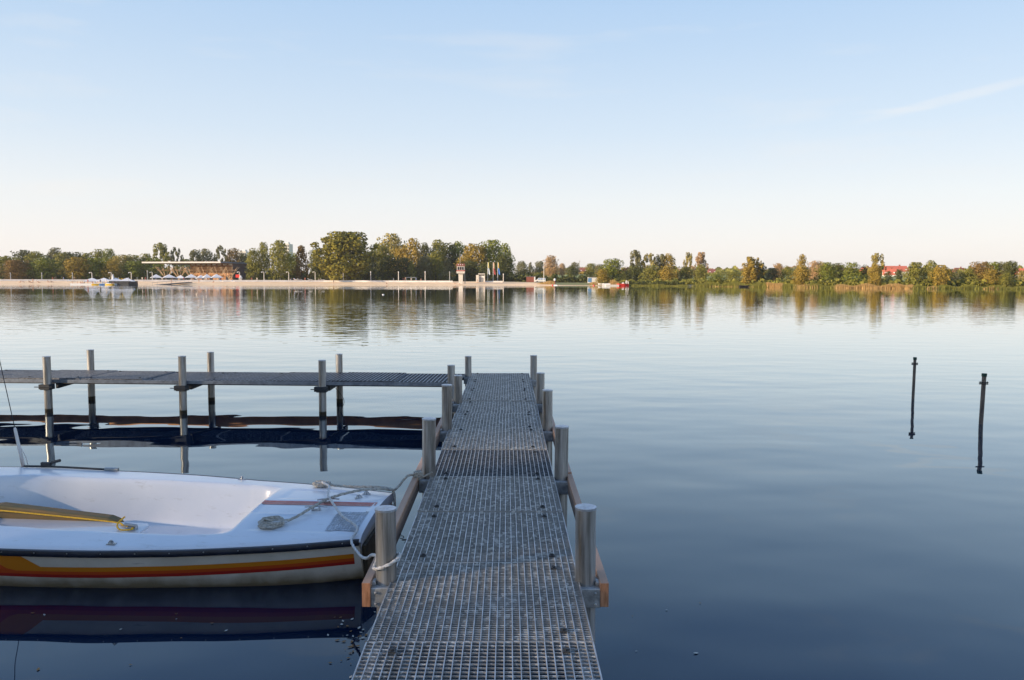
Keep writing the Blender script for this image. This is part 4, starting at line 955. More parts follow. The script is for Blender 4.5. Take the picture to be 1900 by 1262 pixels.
b.build('roof', [MT['fascia'], MT['roofgrey'], MT['soffit']], pav)
E_ = B_ + d2*9.5 - d1*.3; F_ = E_ - d1*22.
def wallbox(p, q, z0, z1, th, m, name, parent=pav, label=None, out=0.):
    b = MB(); p = p-O_; q = q-O_; dd = (q-p).normalized(); nn = Vector((-dd.y, dd.x, 0))
    pts = [p, q, q+nn*th, p+nn*th]; b.prism([(x.x, x.y) for x in pts], z0-1.6, z1-1.6); return b.build(name, m, parent, label=label)
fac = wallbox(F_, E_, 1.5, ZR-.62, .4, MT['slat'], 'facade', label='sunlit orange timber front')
# vertical battens, upper dark band, light blocks beneath the roof
for i in range(45):
    p = F_ + d1*(.2+i*.49); wallbox(p-d2*.12, p+d1*.18-d2*.12, 1.6, 7.0, .1, MT['slat'], 'batten', fac)
wallbox(F_-d2*.06, E_-d2*.06, 7.6, 9.1, .05, MT['upband'], 'upper_band', fac)
for i in range(8): p = F_+d1*(.8+i*2.75); wallbox(p-d2*.30, p+d1*1.7-d2*.30, 8.35, 9.0, .2, MT['offwhite'], 'soffit_block', fac)
for i in range(5): p = F_+d1*(2+i*4.1); f_ = wallbox(p-d2*.2, p+d1*1.5-d2*.2, 1.7, 3.3, .06, MT['glass'], 'window', fac)
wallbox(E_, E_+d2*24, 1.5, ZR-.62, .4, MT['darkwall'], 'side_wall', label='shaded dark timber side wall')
q = E_ + d2*17+d1*.05
wallbox(q, q+d2*3.2, 1.7, 5.2, -.1, MT['cap'], 'door')
b = MB(); b.tube([E_-O_+Vector((0, 0, 0))-d2*.3, E_-O_-d2*.3+Vector((0, 0, 7.4))], .14, 6); b.build('corner_post', MT['strut'], pav)
for i, pxx in enumerate((294.7, 322.5, 349, 377, 403.6, 423)):
    t = ((gx(pxx, 352))-A_.x)/d1.x; base = A_ + d1*t + d2*(4.3 if i < 5 else 5.5); b = MB()
    bb = base - O_; b.tube([bb, bb+Vector((0, 0, 2.6))], .34, 7)
    for k in range(10):
        a = 2*math.pi*k/10+.3; tgt = bb + Vector((4.3*math.cos(a), 3.9*math.sin(a), ZR-.62-1.6)); b.tube([bb+Vector((.2*math.cos(a), .2*math.sin(a), 2.4)), tgt], .10, 5)
    b.build('strut_column', MT['strut'], pav)
    beam_ = MB(); beam_.tube([bb+Vector((-3.6, -.2, 6.1)), bb+Vector((3.6, -.9, 6.1))], .12, 5); beam_.build('tie_beam', MT['soffit'], pav)
# parasols
def parasol(x, y, z, w_, h_, label, group, name='parasol', ):
    r = empty(name, (x, y, z), label, 'parasol', group, rz=rnd.uniform(.2, .6))
    b = MB(); s = w_/2; b.add([(-s, -s, h_*.48), (s, -s, h_*.48), (s, s, h_*.48), (-s, s, h_*.48), (0, 0, h_), (-s, -s, h_*.48-.25), (s, -s, h_*.48-.25), (s, s, h_*.48-.25), (-s, s, h_*.48-.25)],
        [(0, 1, 4), (1, 2, 4), (2, 3, 4), (3, 0, 4), (0, 5, 6, 1), (1, 6, 7, 2), (2, 7, 8, 3), (3, 8, 5, 0)]); b.build('canopy', MT['canvas'], r)
    b = MB(); b.tube([(0, 0, 0), (0, 0, h_*.98)], .06, 6); b.box((0, 0, .1), (.9, .9, .2)); b.build('pole', MT['pole_w'], r); return r
pl = [(290, 509, 24, 'first white parasol of the terrace, under the left end of the roof'), (314, 509, 26, 'second terrace parasol, beside the first under the roof'), (335, 510.5, 18, 'low white parasol in the middle of the terrace'),
      (355, 508.5, 24, 'white parasol in front of the left edge of the orange front'), (373, 510.5, 20, 'cream parasol behind the two white ones before the orange front'), (384, 508.5, 18, 'small white parasol before the middle of the orange front'), (402, 508.5, 24, 'rightmost white parasol of the pavilion terrace')]
for i, (px, top, wd, lab) in enumerate(pl):
    Y = shore(px)+30+(5 if i == 4 else 0); z = 1.5; parasol(gx(px, Y), Y, z, wd*Y/1449*.82, hz(px, top, Y)-z, lab, 'parasols on the pavilion terrace')
# ------------------------------------------------------------------ floating cafe, pedal boats, footbridge
Yc = 278
cafe = empty('floating_cafe', (gx(229, Yc), Yc, 0), 'dark floating bar platform moored beside the pedal boats', 'floating bar')
wc = 36*Yc/1449; b = MB(); b.box((0, 0, .1), (wc, 7, .6)); b.build('pontoon', MT['steel_dark'], cafe)
b = MB(); b.box((0, -3.4, .85), (wc, .12, .9)); b.box((wc/2-.06, 0, .85), (.12, 6.8, .9)); b.box((-wc/2+.06, 0, .85), (.12, 6.8, .9)); b.build('railing', MT['black'], cafe)
b = MB(); b.box((0, 1.5, 1.3), (wc*.8, .8, 1.2)); b.build('counter', MT['darkwall'], cafe)
b = MB()
for i in range(7): b.box((-wc*.38+i*wc*.12, 1.0, 2.0), (.35, .3, .35))
b.build('shelf_goods', MT['yellow'], cafe)
for x in (-wc/2+.1, wc/2-.1):
    for y in (-3.2, 3.2): b = MB(); b.tube([(x, y, .3), (x, y, 2.7)], .06, 6); b.build('post', MT['white'], cafe)
pont = empty('floating_pontoon', (gx(178, Yc-3), Yc-3, 0), 'low cream pontoon left of the floating bar', 'pontoon'); b = MB(); b.box((0, 0, .22), (80*Yc/1449, 5, .46)); b.build('deck', MT['white'], pont)
for i in range(9): b = MB(); b.tube([(-36*Yc/1449+i*1.75, -2.3, .2), (-36*Yc/1449+i*1.75, -2.3, 1.2)], .05, 5); b.build('rail_post', MT['redpaint'], pont)
for (px, lab) in ((171, 'white parasol at the left end of the pontoon'), (193, 'white parasol second from left on the pontoon'), (215, 'white parasol where pontoon and dark bar meet'), (236, 'white parasol over the right end of the dark bar')):
    parasol(gx(px, Yc), Yc, .3, 30*Yc/1449*.85, hz(px, 515.5, Yc)-.3, lab, 'parasols on the floating cafe')
b = MB(); b.tube([(0, 0, 0), (0, 0, .6), (0, 0, 1.8), (0, 0, 2.6)], [.15, .42, .3, .05], 8); o = b.build('closed_parasol', MT['canvas'], None, (gx(210, Yc-1), Yc-1, hz(210, 522, Yc))); tag(o, 'closed white parasol standing between the open ones on the pontoon', 'parasol')
def pedal(px, m, lab, first=[None]):
    Y = Yc-8
    r = empty('pedal_boat', (gx(px, Y), Y, 0), lab, 'pedal boat', 'pedal boats at the pontoon', rz=rnd.uniform(-.3, .3))
    b = MB()
    for y in (-.55, .55): b.tube([(-1.5, y, .12), (-1.1, y, .15), (1.0, y, .15), (1.6, y, .3)], [.1, .26, .26, .08], 8)
    b.build('hull', m, r, smooth=True)
    b = MB(); b.box((0, 0, .42), (2.0, 1.3, .14)); b.box((-.55, 0, .75), (.15, 1.2, .55)); b.box((-.2, 0, .55), (.6, 1.2, .12)); b.build('seat', MT['white'], r, bevel=.03); return r
for px, m, lab in ((179, MT['yellow'], 'yellow pedal boat left of the blue one'), (193, MT['blue'], 'blue pedal boat between two yellow ones'), (203, MT['yellow'], 'yellow pedal boat nearest the dark floating bar')): pedal(px, m, lab)
fb = empty('footbridge', (gx(300, 290), 290, 0), 'dark sloping gangway running from the floating bar up to the beach', 'gangway')
p0 = at_Y(250, 530, 278)-fb.location; p1 = at_Y(285, 529.6, 283)-fb.location; p2 = at_Y(352, 524, 312)-fb.location
b = MB(); b.beam(p0, p1, 2.2, .3); b.beam(p1, p2, 2.2, .3); b.build('walkway', MT['steel_dark'], fb)
b = MB()
for i in range(9):
    p = p1.lerp(p2, i/8); b.tube([p+Vector((0, -1, 0)), p+Vector((0, -1, 1.0))], .05, 5)
b.tube([p1+Vector((0, -1, 1)), p2+Vector((0, -1, 1))], .05, 5); b.build('handrail', MT['pole_g'], fb)
# ------------------------------------------------------------------ lamp posts
def lamp(px, top, curved, lab, off=26.5, grey=False):
    g = G(px, off); H = hz(px, top, g.y) - 1.7; r = empty('street_lamp', (g.x, g.y, 1.7), lab, 'lamp post', 'lamp posts on the promenade'); m = MT['pole_g'] if grey else MT['pole_w']
    b = MB()
    if curved: b.tube([(0, 0, -.3), (0, 0, H*.9), (-.12, 0, H*.98), (-.45, 0, H), (-.85, 0, H-.1)], [.17, .14, .12, .11, .10], 7)
    else: b.tube([(0, 0, -.3), (0, 0, H)], [.18, .16], 7)
    b.build('post', m, r, smooth=True)
    b = MB()
    if curved: b.tube([(-.6, 0, H-.04), (-1.15, 0, H-.22)], [.12, .2], 8)
    else: b.tube([(0, 0, H-.55), (0, 0, H+.05)], [.2, .2], 8)
    b.build('lamp_head', MT['white'] if not grey else m, r)
for px, t, cv, gr, lab in ((20, 506, 0, 1, 'grey lamp post nearest the left end of the beach'), (78, 506, 0, 1, 'grey lamp post under the golden tree on the left beach'), (135, 506, 0, 1, 'grey lamp post left of the pontoon'),
    (171, 505.5, 1, 0, 'curved pale lamp rising over the first pontoon parasol'), (207, 505.5, 1, 0, 'curved pale lamp over the middle of the pontoon'), (244, 505.5, 1, 0, 'curved pale lamp over the dark floating bar'), (283, 505, 1, 0, 'curved pale lamp in front of the left pavilion parasols'),
    (274, 502, 0, 1, 'thin grey lamp post under the pavilion roof tip'), (445, 504.5, 1, 0, 'curved pale lamp in front of the dark pavilion side wall'), (490, 504.5, 1, 0, 'curved pale lamp below the slim poplars'), (536, 504.5, 1, 0, 'curved pale lamp below the big upright olive tree'),
    (585, 504.5, 1, 0, 'curved pale lamp left of the largest tree'), (637, 505, 0, 0, 'straight pale lamp post before the trunk of the largest tree'), (688, 504, 0, 0, 'straight pale lamp post right of the largest tree'), (739.5, 504, 0, 0, 'straight pale lamp post left of the goal'),
    (789, 503.5, 0, 0, 'straight pale lamp post right of the goal'), (834.5, 504, 0, 1, 'thin grey lamp post left of the watch tower'), (934, 508, 0, 0, 'short pale lamp post right of the flags')): lamp(px, t, cv, lab, grey=gr)
# ------------------------------------------------------------------ watch tower
g = G(855, 12); tw = empty('watch_tower', (g.x, g.y, .4), 'white lifeguard watch tower with a red trimmed cabin on the sand', 'tower'); Yt = g.y; k = Yt/1449
zt = lambda py: hz(857, py, Yt)-.4
b = MB(); b.box((0, 0, zt(507)/2), (7.2*k, 1.7, zt(507)), taper=1.15); b.build('shaft', MT['offwhite'], tw)
b = MB(); b.box((0, 0, (zt(507.5)+zt(503))/2), (14.5*k, 3.2, zt(503)-zt(507.5)), taper=1.06); b.build('balcony', MT['offwhite'], tw)
b = MB(); b.box((0, 0, zt(502.5)), (15.6*k, 3.6, .35)); b.build('balcony_rim', MT['redpaint'], tw)
cbn = MB(); cbn.box((0, 0, (zt(502)+zt(494))/2), (13.6*k, 3.0, zt(494)-zt(502))); cabin = cbn.build('cabin', MT['offwhite'], tw)
for i in range(3): b = MB(); b.box(((-4.1+4.1*i)*k, -1.53, (zt(501)+zt(495.6))/2), (3.1*k, .06, zt(495.6)-zt(501))); b.build('window', MT['glass'], cabin)
b = MB(); b.box((0, 0, (zt(494)+zt(489.5))/2), (15.2*k, 3.5, zt(489.5)-zt(494))); rf_ = b.build('parapet', MT['rust'], tw)
for i in range(3): b = MB(); b.box(((-4+4*i)*k, -1.80, zt(491.5)), (1.2*k, .08, .4)); b.build('lamp', MT['white'], rf_)
b = MB(); b.tube([(-.3, 0, zt(489)), (-.3, 0, zt(470))], .06, 5); b.tube([(-.3, 0, zt(475)), (.2, 0, zt(476.5))], .05, 4); b.build('antenna', MT['pole_w'], tw)
b = MB(); b.tube([(7*k, 0, .2), (7*k, 0, zt(503))], .09, 6); b.tube([(8.5*k, 1, .2), (7*k, 1, zt(503))], .07, 6); b.build('ladder_pole', MT['pole_g'], tw)
# kiosk
g = G(890, 27); k = g.y/1449; ki = empty('kiosk', (g.x, g.y, 1.2), 'small white kiosk left of the three flags', 'kiosk'); zt = lambda py: hz(890, py, g.y)-1.2
b = MB(); b.box((-4*k, 0, zt(510.5)/2), (5*k, 2.5, zt(510.5))); b.build('wall_block', MT['offwhite'], ki)
b = MB(); b.box((4.2*k, .4, zt(511.5)/2), (10.5*k, 2.2, zt(511.5))); bd = b.build('body', MT['concrete'], ki); b = MB(); b.box((3.6*k, -.75, zt(516)*.6), (7*k, .08, zt(513.5)*.8)); b.build('shutter', MT['pole_g'], bd)
b = MB(); b.box((3.5*k, .0, zt(508.5)), (12*k, 3.4, .4)); b.build('roof', MT['offwhite'], ki); b = MB(); b.box((9.2*k, -.9, zt(509)/2), (.35, .35, zt(509))); b.build('post', MT['offwhite'], ki)
# flags
for px, ca, cb_, lab in ((905, (.72, .62, .22), (.55, .62, .66), 'yellow and pale flag, left of the three on tall poles'), (915, (.78, .50, .28), (.40, .07, .06), 'peach and dark red flag in the middle of the three'), (923.5, (.75, .52, .12), (.06, .22, .62), 'yellow and blue flag, right of the three on tall poles')):
    g = G(px, 28); zt = lambda py: hz(px, py, g.y)-1.6; r = empty('flag', (g.x, g.y, 1.6), lab, 'flag', 'flags on poles by the kiosk')
    b = MB(); b.tube([(0, 0, 0), (0, 0, zt(486.5))], .08, 6); b.build('pole', MT['white'], r)
    b = MB(); top, bot = zt(487), zt(507); n = 14
    for i in range(n+1):
        t = i/n; z = top+(bot-top)*t; wd = .35+.65*t
        for j in range(4): b.v.append((.08+wd*j/3, .12*math.sin(j*2.2+t*5), z-.3*j*t))
    for i in range(n):
        for j in range(3): b.f.append((i*4+j, i*4+j+1, (i+1)*4+j+1, (i+1)*4+j)); b.m.append(0 if i < n*.5 else 1)
    c = b.build('cloth', [mat('flag_cloth_upper', ca, .8), mat('flag_cloth_lower', cb_, .8)], r); sf = c.modifiers.new('solid', 'SOLIDIFY'); sf.thickness = .02
# goal
g = G(763, 33); k = g.y/1449; r = empty('football_goal', (g.x, g.y, 1.3), 'white framed goal on the beach lawn', 'goal')
b = MB(); b.tube([(-9*k, 0, 0), (-9*k, 0, 1.9), (9*k, 0, 1.9), (9*k, 0, 0)], .1, 6); b.build('frame', MT['white'], r)
b = MB()
for s_ in (-1, 1): b.tube([(s_*9*k, 0, 1.9), (s_*9*k, 1.4, 0), (s_*9*k, 0, 0)], .05, 5)
for i in range(9): b.tube([((-9+2.25*i)*k, 0, 1.9), ((-9+2.25*i)*k, 1.4, 0)], .012, 3)
b.build('net', MT['pole_g'], r)
# ------------------------------------------------------------------ right cove: van, shed, mast, sign, boats
g = G(1003, 44); van = empty('parked_van', (g.x, g.y, g.z), 'white van parked behind the golden scrub at the cove', 'van')
b = MB(); prof = [(-2.4, .35), (-2.4, 1.1), (-1.6, 1.3), (-1.0, 2.1), (2.3, 2.1), (2.4, .35)]; n = len(prof)
for y in (-.95, .95): b.v += [(p[0], y, p[1]) for p in prof]
b.f = [tuple(range(n)), tuple(range(n, 2*n))[::-1]] + [(i, i+n, (i+1) % n+n, (i+1) % n) for i in range(n)]; b.m = [0]*len(b.f); b.build('body', MT['white'], van, bevel=.06)
for x in (-.9, .3, 1.5): b = MB(); b.box((x+.1, -.96, 1.6), (.95, .04, .5)); b.build('window', MT['blue'], van)
for x in (-1.6, 1.5):
    for y in (-.85, .85): b = MB(); b.tube([(x, y-.1, .34), (x, y+.1, .34)], .34, 12); b.build('wheel', MT['black'], van)
g = G(1100, 30); k = g.y/1449; sh = empty('white_shed', (g.x, g.y, g.z), 'long low white shed behind the cove reeds', 'shed'); b = MB(); b.box((0, 0, 1.25), (18*k, 3, 2.5)); b.build('wall', MT['white'], sh); b = MB(); b.box((0, 0, 2.58), (18.6*k, 3.4, .12)); b.build('roof', MT['roofgrey'], sh)
b = MB(); b.box((-6.5*k, -1.53, 1.3), (1.6, .06, 1.8)); b.build('door', MT['blue'], sh)
g = G(985, 46); b = MB(); sh = empty('rust_hut', (g.x, g.y, g.z), 'reddish brown hut half hidden in shrubs left of the van', 'hut'); b.box((0, 0, 1.3), (4.2, 2.5, 2.6)); b.build('wall', MT['rust'], sh); b = MB(); b.box((1.75, -1.3, 1.3), (.6, .1, 2.4)); b.build('door_post', MT['white'], sh); b = MB(); b.box((0, 0, 2.68), (4.6, 2.9, .12)); b.build('roof', MT['roofgrey'], sh)
g = G(1009, 34); ms2 = empty('white_mast', (g.x, g.y, g.z), 'tall thin white mast standing beside the van', 'mast'); H = hz(1009, 486, g.y)-g.z; b = MB(); b.tube([(0, 0, 0), (0, 0, H)], [.14, .08], 6); b.build('pole', MT['white'], ms2); b = MB(); b.box((0, 0, H-.1), (.9, .1, .12)); b.build('spreader', MT['white'], ms2)
g = G(1075, 700); ms3 = empty('radio_mast', (g.x, g.y, g.z), 'hair thin radio mast on the distant hill crest', 'mast'); H = hz(1077, 483, g.y)-g.z; b = MB(); b.tube([(0, 0, 0), (0, 0, H)], .35, 4); b.build('pole', MT['pole_g'], ms3); b = MB(); b.box((0, 0, H*.85), (2.2, .3, .4)); b.build('crossarm', MT['pole_g'], ms3)
g = G(1029.5, .5); k = g.y/1449; sg_ = empty('shore_beacon', (g.x, g.y, 0), 'white ball topped post on the tip of the sand', 'sign'); b = MB(); b.tube([(0, 0, 0), (0, 0, 1.9)], [.22, .16], 7); b.build('post', MT['rust'], sg_)
b = MB(); b.tube([(0, 0, 1.8), (0, 0, 1.95), (0, 0, 2.35), (0, 0, 2.75), (0, 0, 2.9)], [.1, .42, .5, .42, .1], 10); b.build('ball', MT['white'], sg_, smooth=True); b = MB(); b.box((0, 0, .15), (2.6, 1.2, .4), taper=.5); b.build('foot', MT['concrete'], sg_)
def hullmesh(Lh, W, H, m, name, parent, n=9):
    b = MB()
    for i in range(n):
        t = i/(n-1); x = -Lh/2+Lh*t; wv = W/2*min(1, 1.15*math.sin(math.pi*min(.93, .25+t*.70))); zz = H+.15*abs(t-.4)
        b.v += [(x, -wv, zz), (x, -wv*.75, 0), (x, 0, -.15), (x, wv*.75, 0), (x, wv, zz)]
    for i in range(n-1):
        for j in range(4): b.f.append((i*5+j, i*5+j+1, (i+1)*5+j+1, (i+1)*5+j)); b.m.append(0)
        b.f.append((i*5, (i+1)*5, (i+1)*5+4, i*5+4)); b.m.append(0)
    b.f += [(0, 1, 2, 3, 4), tuple(range((n-1)*5, n*5))[::-1]]; b.m += [0, 0]
    return b.build(name, m, parent)
Yb = shore(1155)-3; r = empty('red_motorboat', (gx(1156, Yb), Yb, 0), 'red motorboat with white roll bar moored at the cove', 'boat'); hullmesh(4.6, 1.8, .85, MT['boatred'], 'hull', r)
b = MB(); b.tube([(1.2, -.7, .8), (1.25, -.6, 2.0), (1.35, 0, 2.2), (1.25, .6, 2.0), (1.2, .7, .8)], .1, 6); b.tube([(2.1, -.7, .8), (1.9, -.6, 1.9), (1.9, .6, 1.9), (2.1, .7, .8)], .09, 6); b.build('roll_bar', MT['white'], r); b = MB(); b.box((0, 0, 1.1), (.7, 1, .5)); b.build('console', MT['white'], r)
r = empty('white_landing', (gx(1136, Yb), Yb, 0), 'low white landing pontoon left of the red motorboat', 'pontoon'); b = MB(); b.box((0, 0, .25), (24*Yb/1449, 2.2, .5)); b.build('deck', MT['offwhite'], r); b = MB(); b.box((-10*Yb/1449, 1.5, .5), (3, 1, .9)); b.build('locker', MT['white'], r)
r = empty('white_rowing_boat', (gx(1120, shore(1120)+5), shore(1120)+5, .4), 'white rowing boat drawn up on the cove bank', 'boat'); hullmesh(4.4, 1.5, .5, MT['white'], 'hull', r); b = MB(); b.box((0, 0, .55), (.3, 1.2, .08)); b.build('seat', MT['offwhite'], r)
Yb = shore(1383)-2.; r = empty('dark_rowing_boat', (gx(1384, Yb), Yb, 0), 'dark rowing boat moored below the rounded golden birch', 'boat'); hullmesh(4.4, 1.4, .55, MT['black'], 'hull', r); b = MB(); b.box((0, 0, .6), (.3, 1.2, .08)); b.build('seat', MT['board'], r)
for px, lab in ((1025.5, 'small red buoy in front of the ball topped post'), (1102, 'small red buoy left of the white landing pontoon')):
    Y = shore(px)-4; b = MB(); b.tube([(0, 0, -.2), (0, 0, .05), (0, 0, .35), (0, 0, .5)], [.1, .35, .3, .05], 10); tag(b.build('buoy', MT['boatred'], None, (gx(px, Y), Y, 0), smooth=True), lab, 'buoy', 'red buoys at the cove')
p = at_z(711, 547, 0); b = MB(); b.tube([(0, 0, -.1), (0, 0, .0), (0, 0, .07), (0, 0, .1)], [.08, .16, .14, .03], 10); tag(b.build('buoy', MT['white'], None, p, smooth=True), 'small white float alone on the lake before the goal', 'buoy')
# ------------------------------------------------------------------ far buildings
def block(px0, px1, top, Y, m, lab, name='apartment_block', floors=7, z0=2):
    x0, x1 = gx(px0, Y), gx(px1, Y); H = hz((px0+px1)/2, top, Y); r = empty(name, ((x0+x1)/2, Y, z0), lab, 'building'); W_ = x1-x0
    b = MB(); b.box((0, 0, (H-z0)/2), (W_, 14, H-z0)); bd = b.build('wall', m, r); b = MB(); b.box((W_*.1, 0, H-z0+.9), (W_*.35, 6, 1.8)); b.build('roof_hut', MT['concrete'], r)
    for f in range(floors):
        for c in range(5): b = MB(); b.box((-W_*.4+W_*.2*c, -7.04, H-z0-2.2-f*3.0), (W_*.11, .1, 1.4)); b.build('window', MT['glass'], bd)
block(445, 462, 467, 760, MT['offwhite'], 'pale apartment block just above the brownish tree behind the pavilion')
block(526, 541, 453, 800, MT['offwhite'], 'tall pale tower block rising left of the rusty tree', name='tower_block', floors=9)
def house(px, top, wd, Y, lab, roofm, wallm, z=None, dz=None, rz=.0, hw=3.0):
    zt_ = hz(px, top, Y); W_ = wd*Y/1449; D = 9.; zb = ground_h(px, Y-shore(px))-.3; zb = min(zb, zt_-5.5)
    r = empty('house', (gx(px, Y), Y, zb), lab, 'house', 'houses on the far slope', rz=rz); Hh = zt_-zb; ev = Hh - min(Hh*.72, 3.8)
    b = MB(); b.box((0, 0, ev/2), (W_, D, ev)); bd = b.build('wall', wallm, r)
    b = MB(); w2 = W_/2+.5; d2_ = D/2+.6; b.add([(-w2, -d2_, ev-.2), (w2, -d2_, ev-.2), (w2, d2_, ev-.2), (-w2, d2_, ev-.2), (-w2, 0, Hh), (w2, 0, Hh)], [(0, 1, 5, 4), (2, 3, 4, 5), (0, 4, 3), (1, 2, 5), (0, 3, 2, 1)]); rf = b.build('roof', roofm, r)
    b = MB(); b.box((W_*.2, .4, Hh+.2), (.8, .8, 1.4)); b.build('chimney', MT['rust'], rf)
    nw = max(2, int(W_/5))
    for i in range(nw):
        b = MB(); b.box((-W_*.4+W_*.8*i/(nw-1), -D/2-.03, ev-1.5), (1.3, .08, 1.3)); b.build('window', MT['glass'], bd)
        b = MB(); b.box((-W_*.4+W_*.8*i/(nw-1), -D/2+1.4, ev+.9), (1.6, 1.2, 1.2)); b.build('dormer', MT['white'], rf)
house(1661, 493.5, 38, 560, 'longest house with bright red roof right of the open birch', MT['redroof'], MT['offwhite'])
house(1607, 495.5, 16, 580, 'red roofed house mostly hidden left of the open birch', MT['redroof'], MT['offwhite'], rz=.2)
house(1650, 499, 18, 530, 'red roofed house with pale wall below the longest red roof', MT['redroof'], MT['white'], rz=-.3)
house(1779, 497, 16, 640, 'dull brown roofed house left of the right hand grove', MT['rust'], MT['offwhite'])
house(1896, 498, 22, 480, 'red roofed house with sunlit cream wall at the right edge', MT['redroof'], MT['white'], rz=-.2)
house(1320, 499.5, 11, 800, 'tiny pale house on the hill crest right of the peach birch', MT['rust'], MT['white'])
house(1262, 501, 12, 760, 'tiny house on the crest behind the golden sapling', MT['redroof'], MT['offwhite'])
house(1082, 497.5, 12, 800, 'tiny brown roofed house on the crest below the radio mast', MT['rust'], MT['offwhite'])
# ------------------------------------------------------------------ people on the beach
def skin_person(pose):
    if pose == 'stand': V = [(0,0,.92),(0,0,1.15),(0,0,1.42),(0,0,1.52),(0,0,1.66),(.1,0,.88),(.12,.0,.48),(.13,-.02,.08),(.13,-.14,.04),(-.1,0,.88),(-.12,.05,.48),(-.14,.1,.08),(-.14,0,.04),(.2,0,1.38),(.26,0,1.1),(.27,-.08,.86),(-.2,0,1.38),(-.26,0,1.1),(-.24,-.14,.88)]
    elif pose == 'walk': V = [(0,0,.92),(0,0,1.15),(.02,0,1.42),(.03,0,1.52),(.04,0,1.66),(.06,-.08,.88),(.25,-.08,.5),(.22,-.08,.08),(.36,-.08,.05),(-.02,.08,.88),(-.12,.08,.48),(-.38,.08,.12),(-.28,.08,.03),(.02,-.2,1.38),(-.16,-.24,1.12),(-.1,-.25,.88),(.02,.2,1.38),(.2,.24,1.12),(.34,.22,.95)]
    else: V = [(0,0,.14),(-.06,0,.4),(-.1,0,.64),(-.1,0,.74),(-.08,0,.88),(.04,-.1,.16),(.4,-.14,.44),(.62,-.14,.08),(.76,-.14,.06),(.04,.1,.16),(.42,.14,.40),(.7,.14,.08),(.84,.14,.06),(-.1,-.2,.6),(.08,-.26,.42),(.32,-.18,.4),(-.1,.2,.6),(-.3,.26,.36),(-.36,.28,.06)]
    E = [(0,1),(1,2),(2,3),(3,4),(0,5),(5,6),(6,7),(7,8),(0,9),(9,10),(10,11),(11,12),(2,13),(13,14),(14,15),(2,16),(16,17),(17,18)]
    rad = [.15,.13,.15,.06,.11,.1,.07,.05,.04,.1,.07,.05,.04,.06,.045,.035,.06,.045,.035]
    me = bpy.data.meshes.new('person'); me.from_pydata(V, E, []); o = bpy.data.objects.new('tmp', me); col.objects.link(o)
    o.modifiers.new('skin', 'SKIN'); 
    for i, r in enumerate(rad): me.skin_vertices[0].data[i].radius = (r, r*.8)
    me.skin_vertices[0].data[0].use_root = True
    o.modifiers.new('sub', 'SUBSURF').levels = 1
    dg = bpy.context.evaluated_depsgraph_get(); m2 = bpy.data.meshes.new_from_object(o.evaluated_get(dg)); bpy.data.objects.remove(o)
    m2.materials.clear(); m2.materials.append(MT['skin']); m2.materials.append(MT['skin']); m2.materials.append(MT['black'])
    for p in m2.polygons:
        c = p.center; hi = c.z > (1.58 if pose != 'sit' else .82); torso = abs(c.x) < .19 and abs(c.y) < .19 and (.75 < c.z < 1.45 if pose != 'sit' else c.z < .66 and c.x < .12)
        p.material_index = 2 if hi else (1 if torso else 0); p.use_smooth = True
    return m2
PM = {k: skin_person(k) for k in ('stand', 'walk', 'sit')}
CL = {'white': MT['white'], 'red': MT['redpaint'], 'blue': MT['blue'], 'dark': MT['steel_dark'], 'skin': MT['skin'], 'yellow': MT['yellow']}
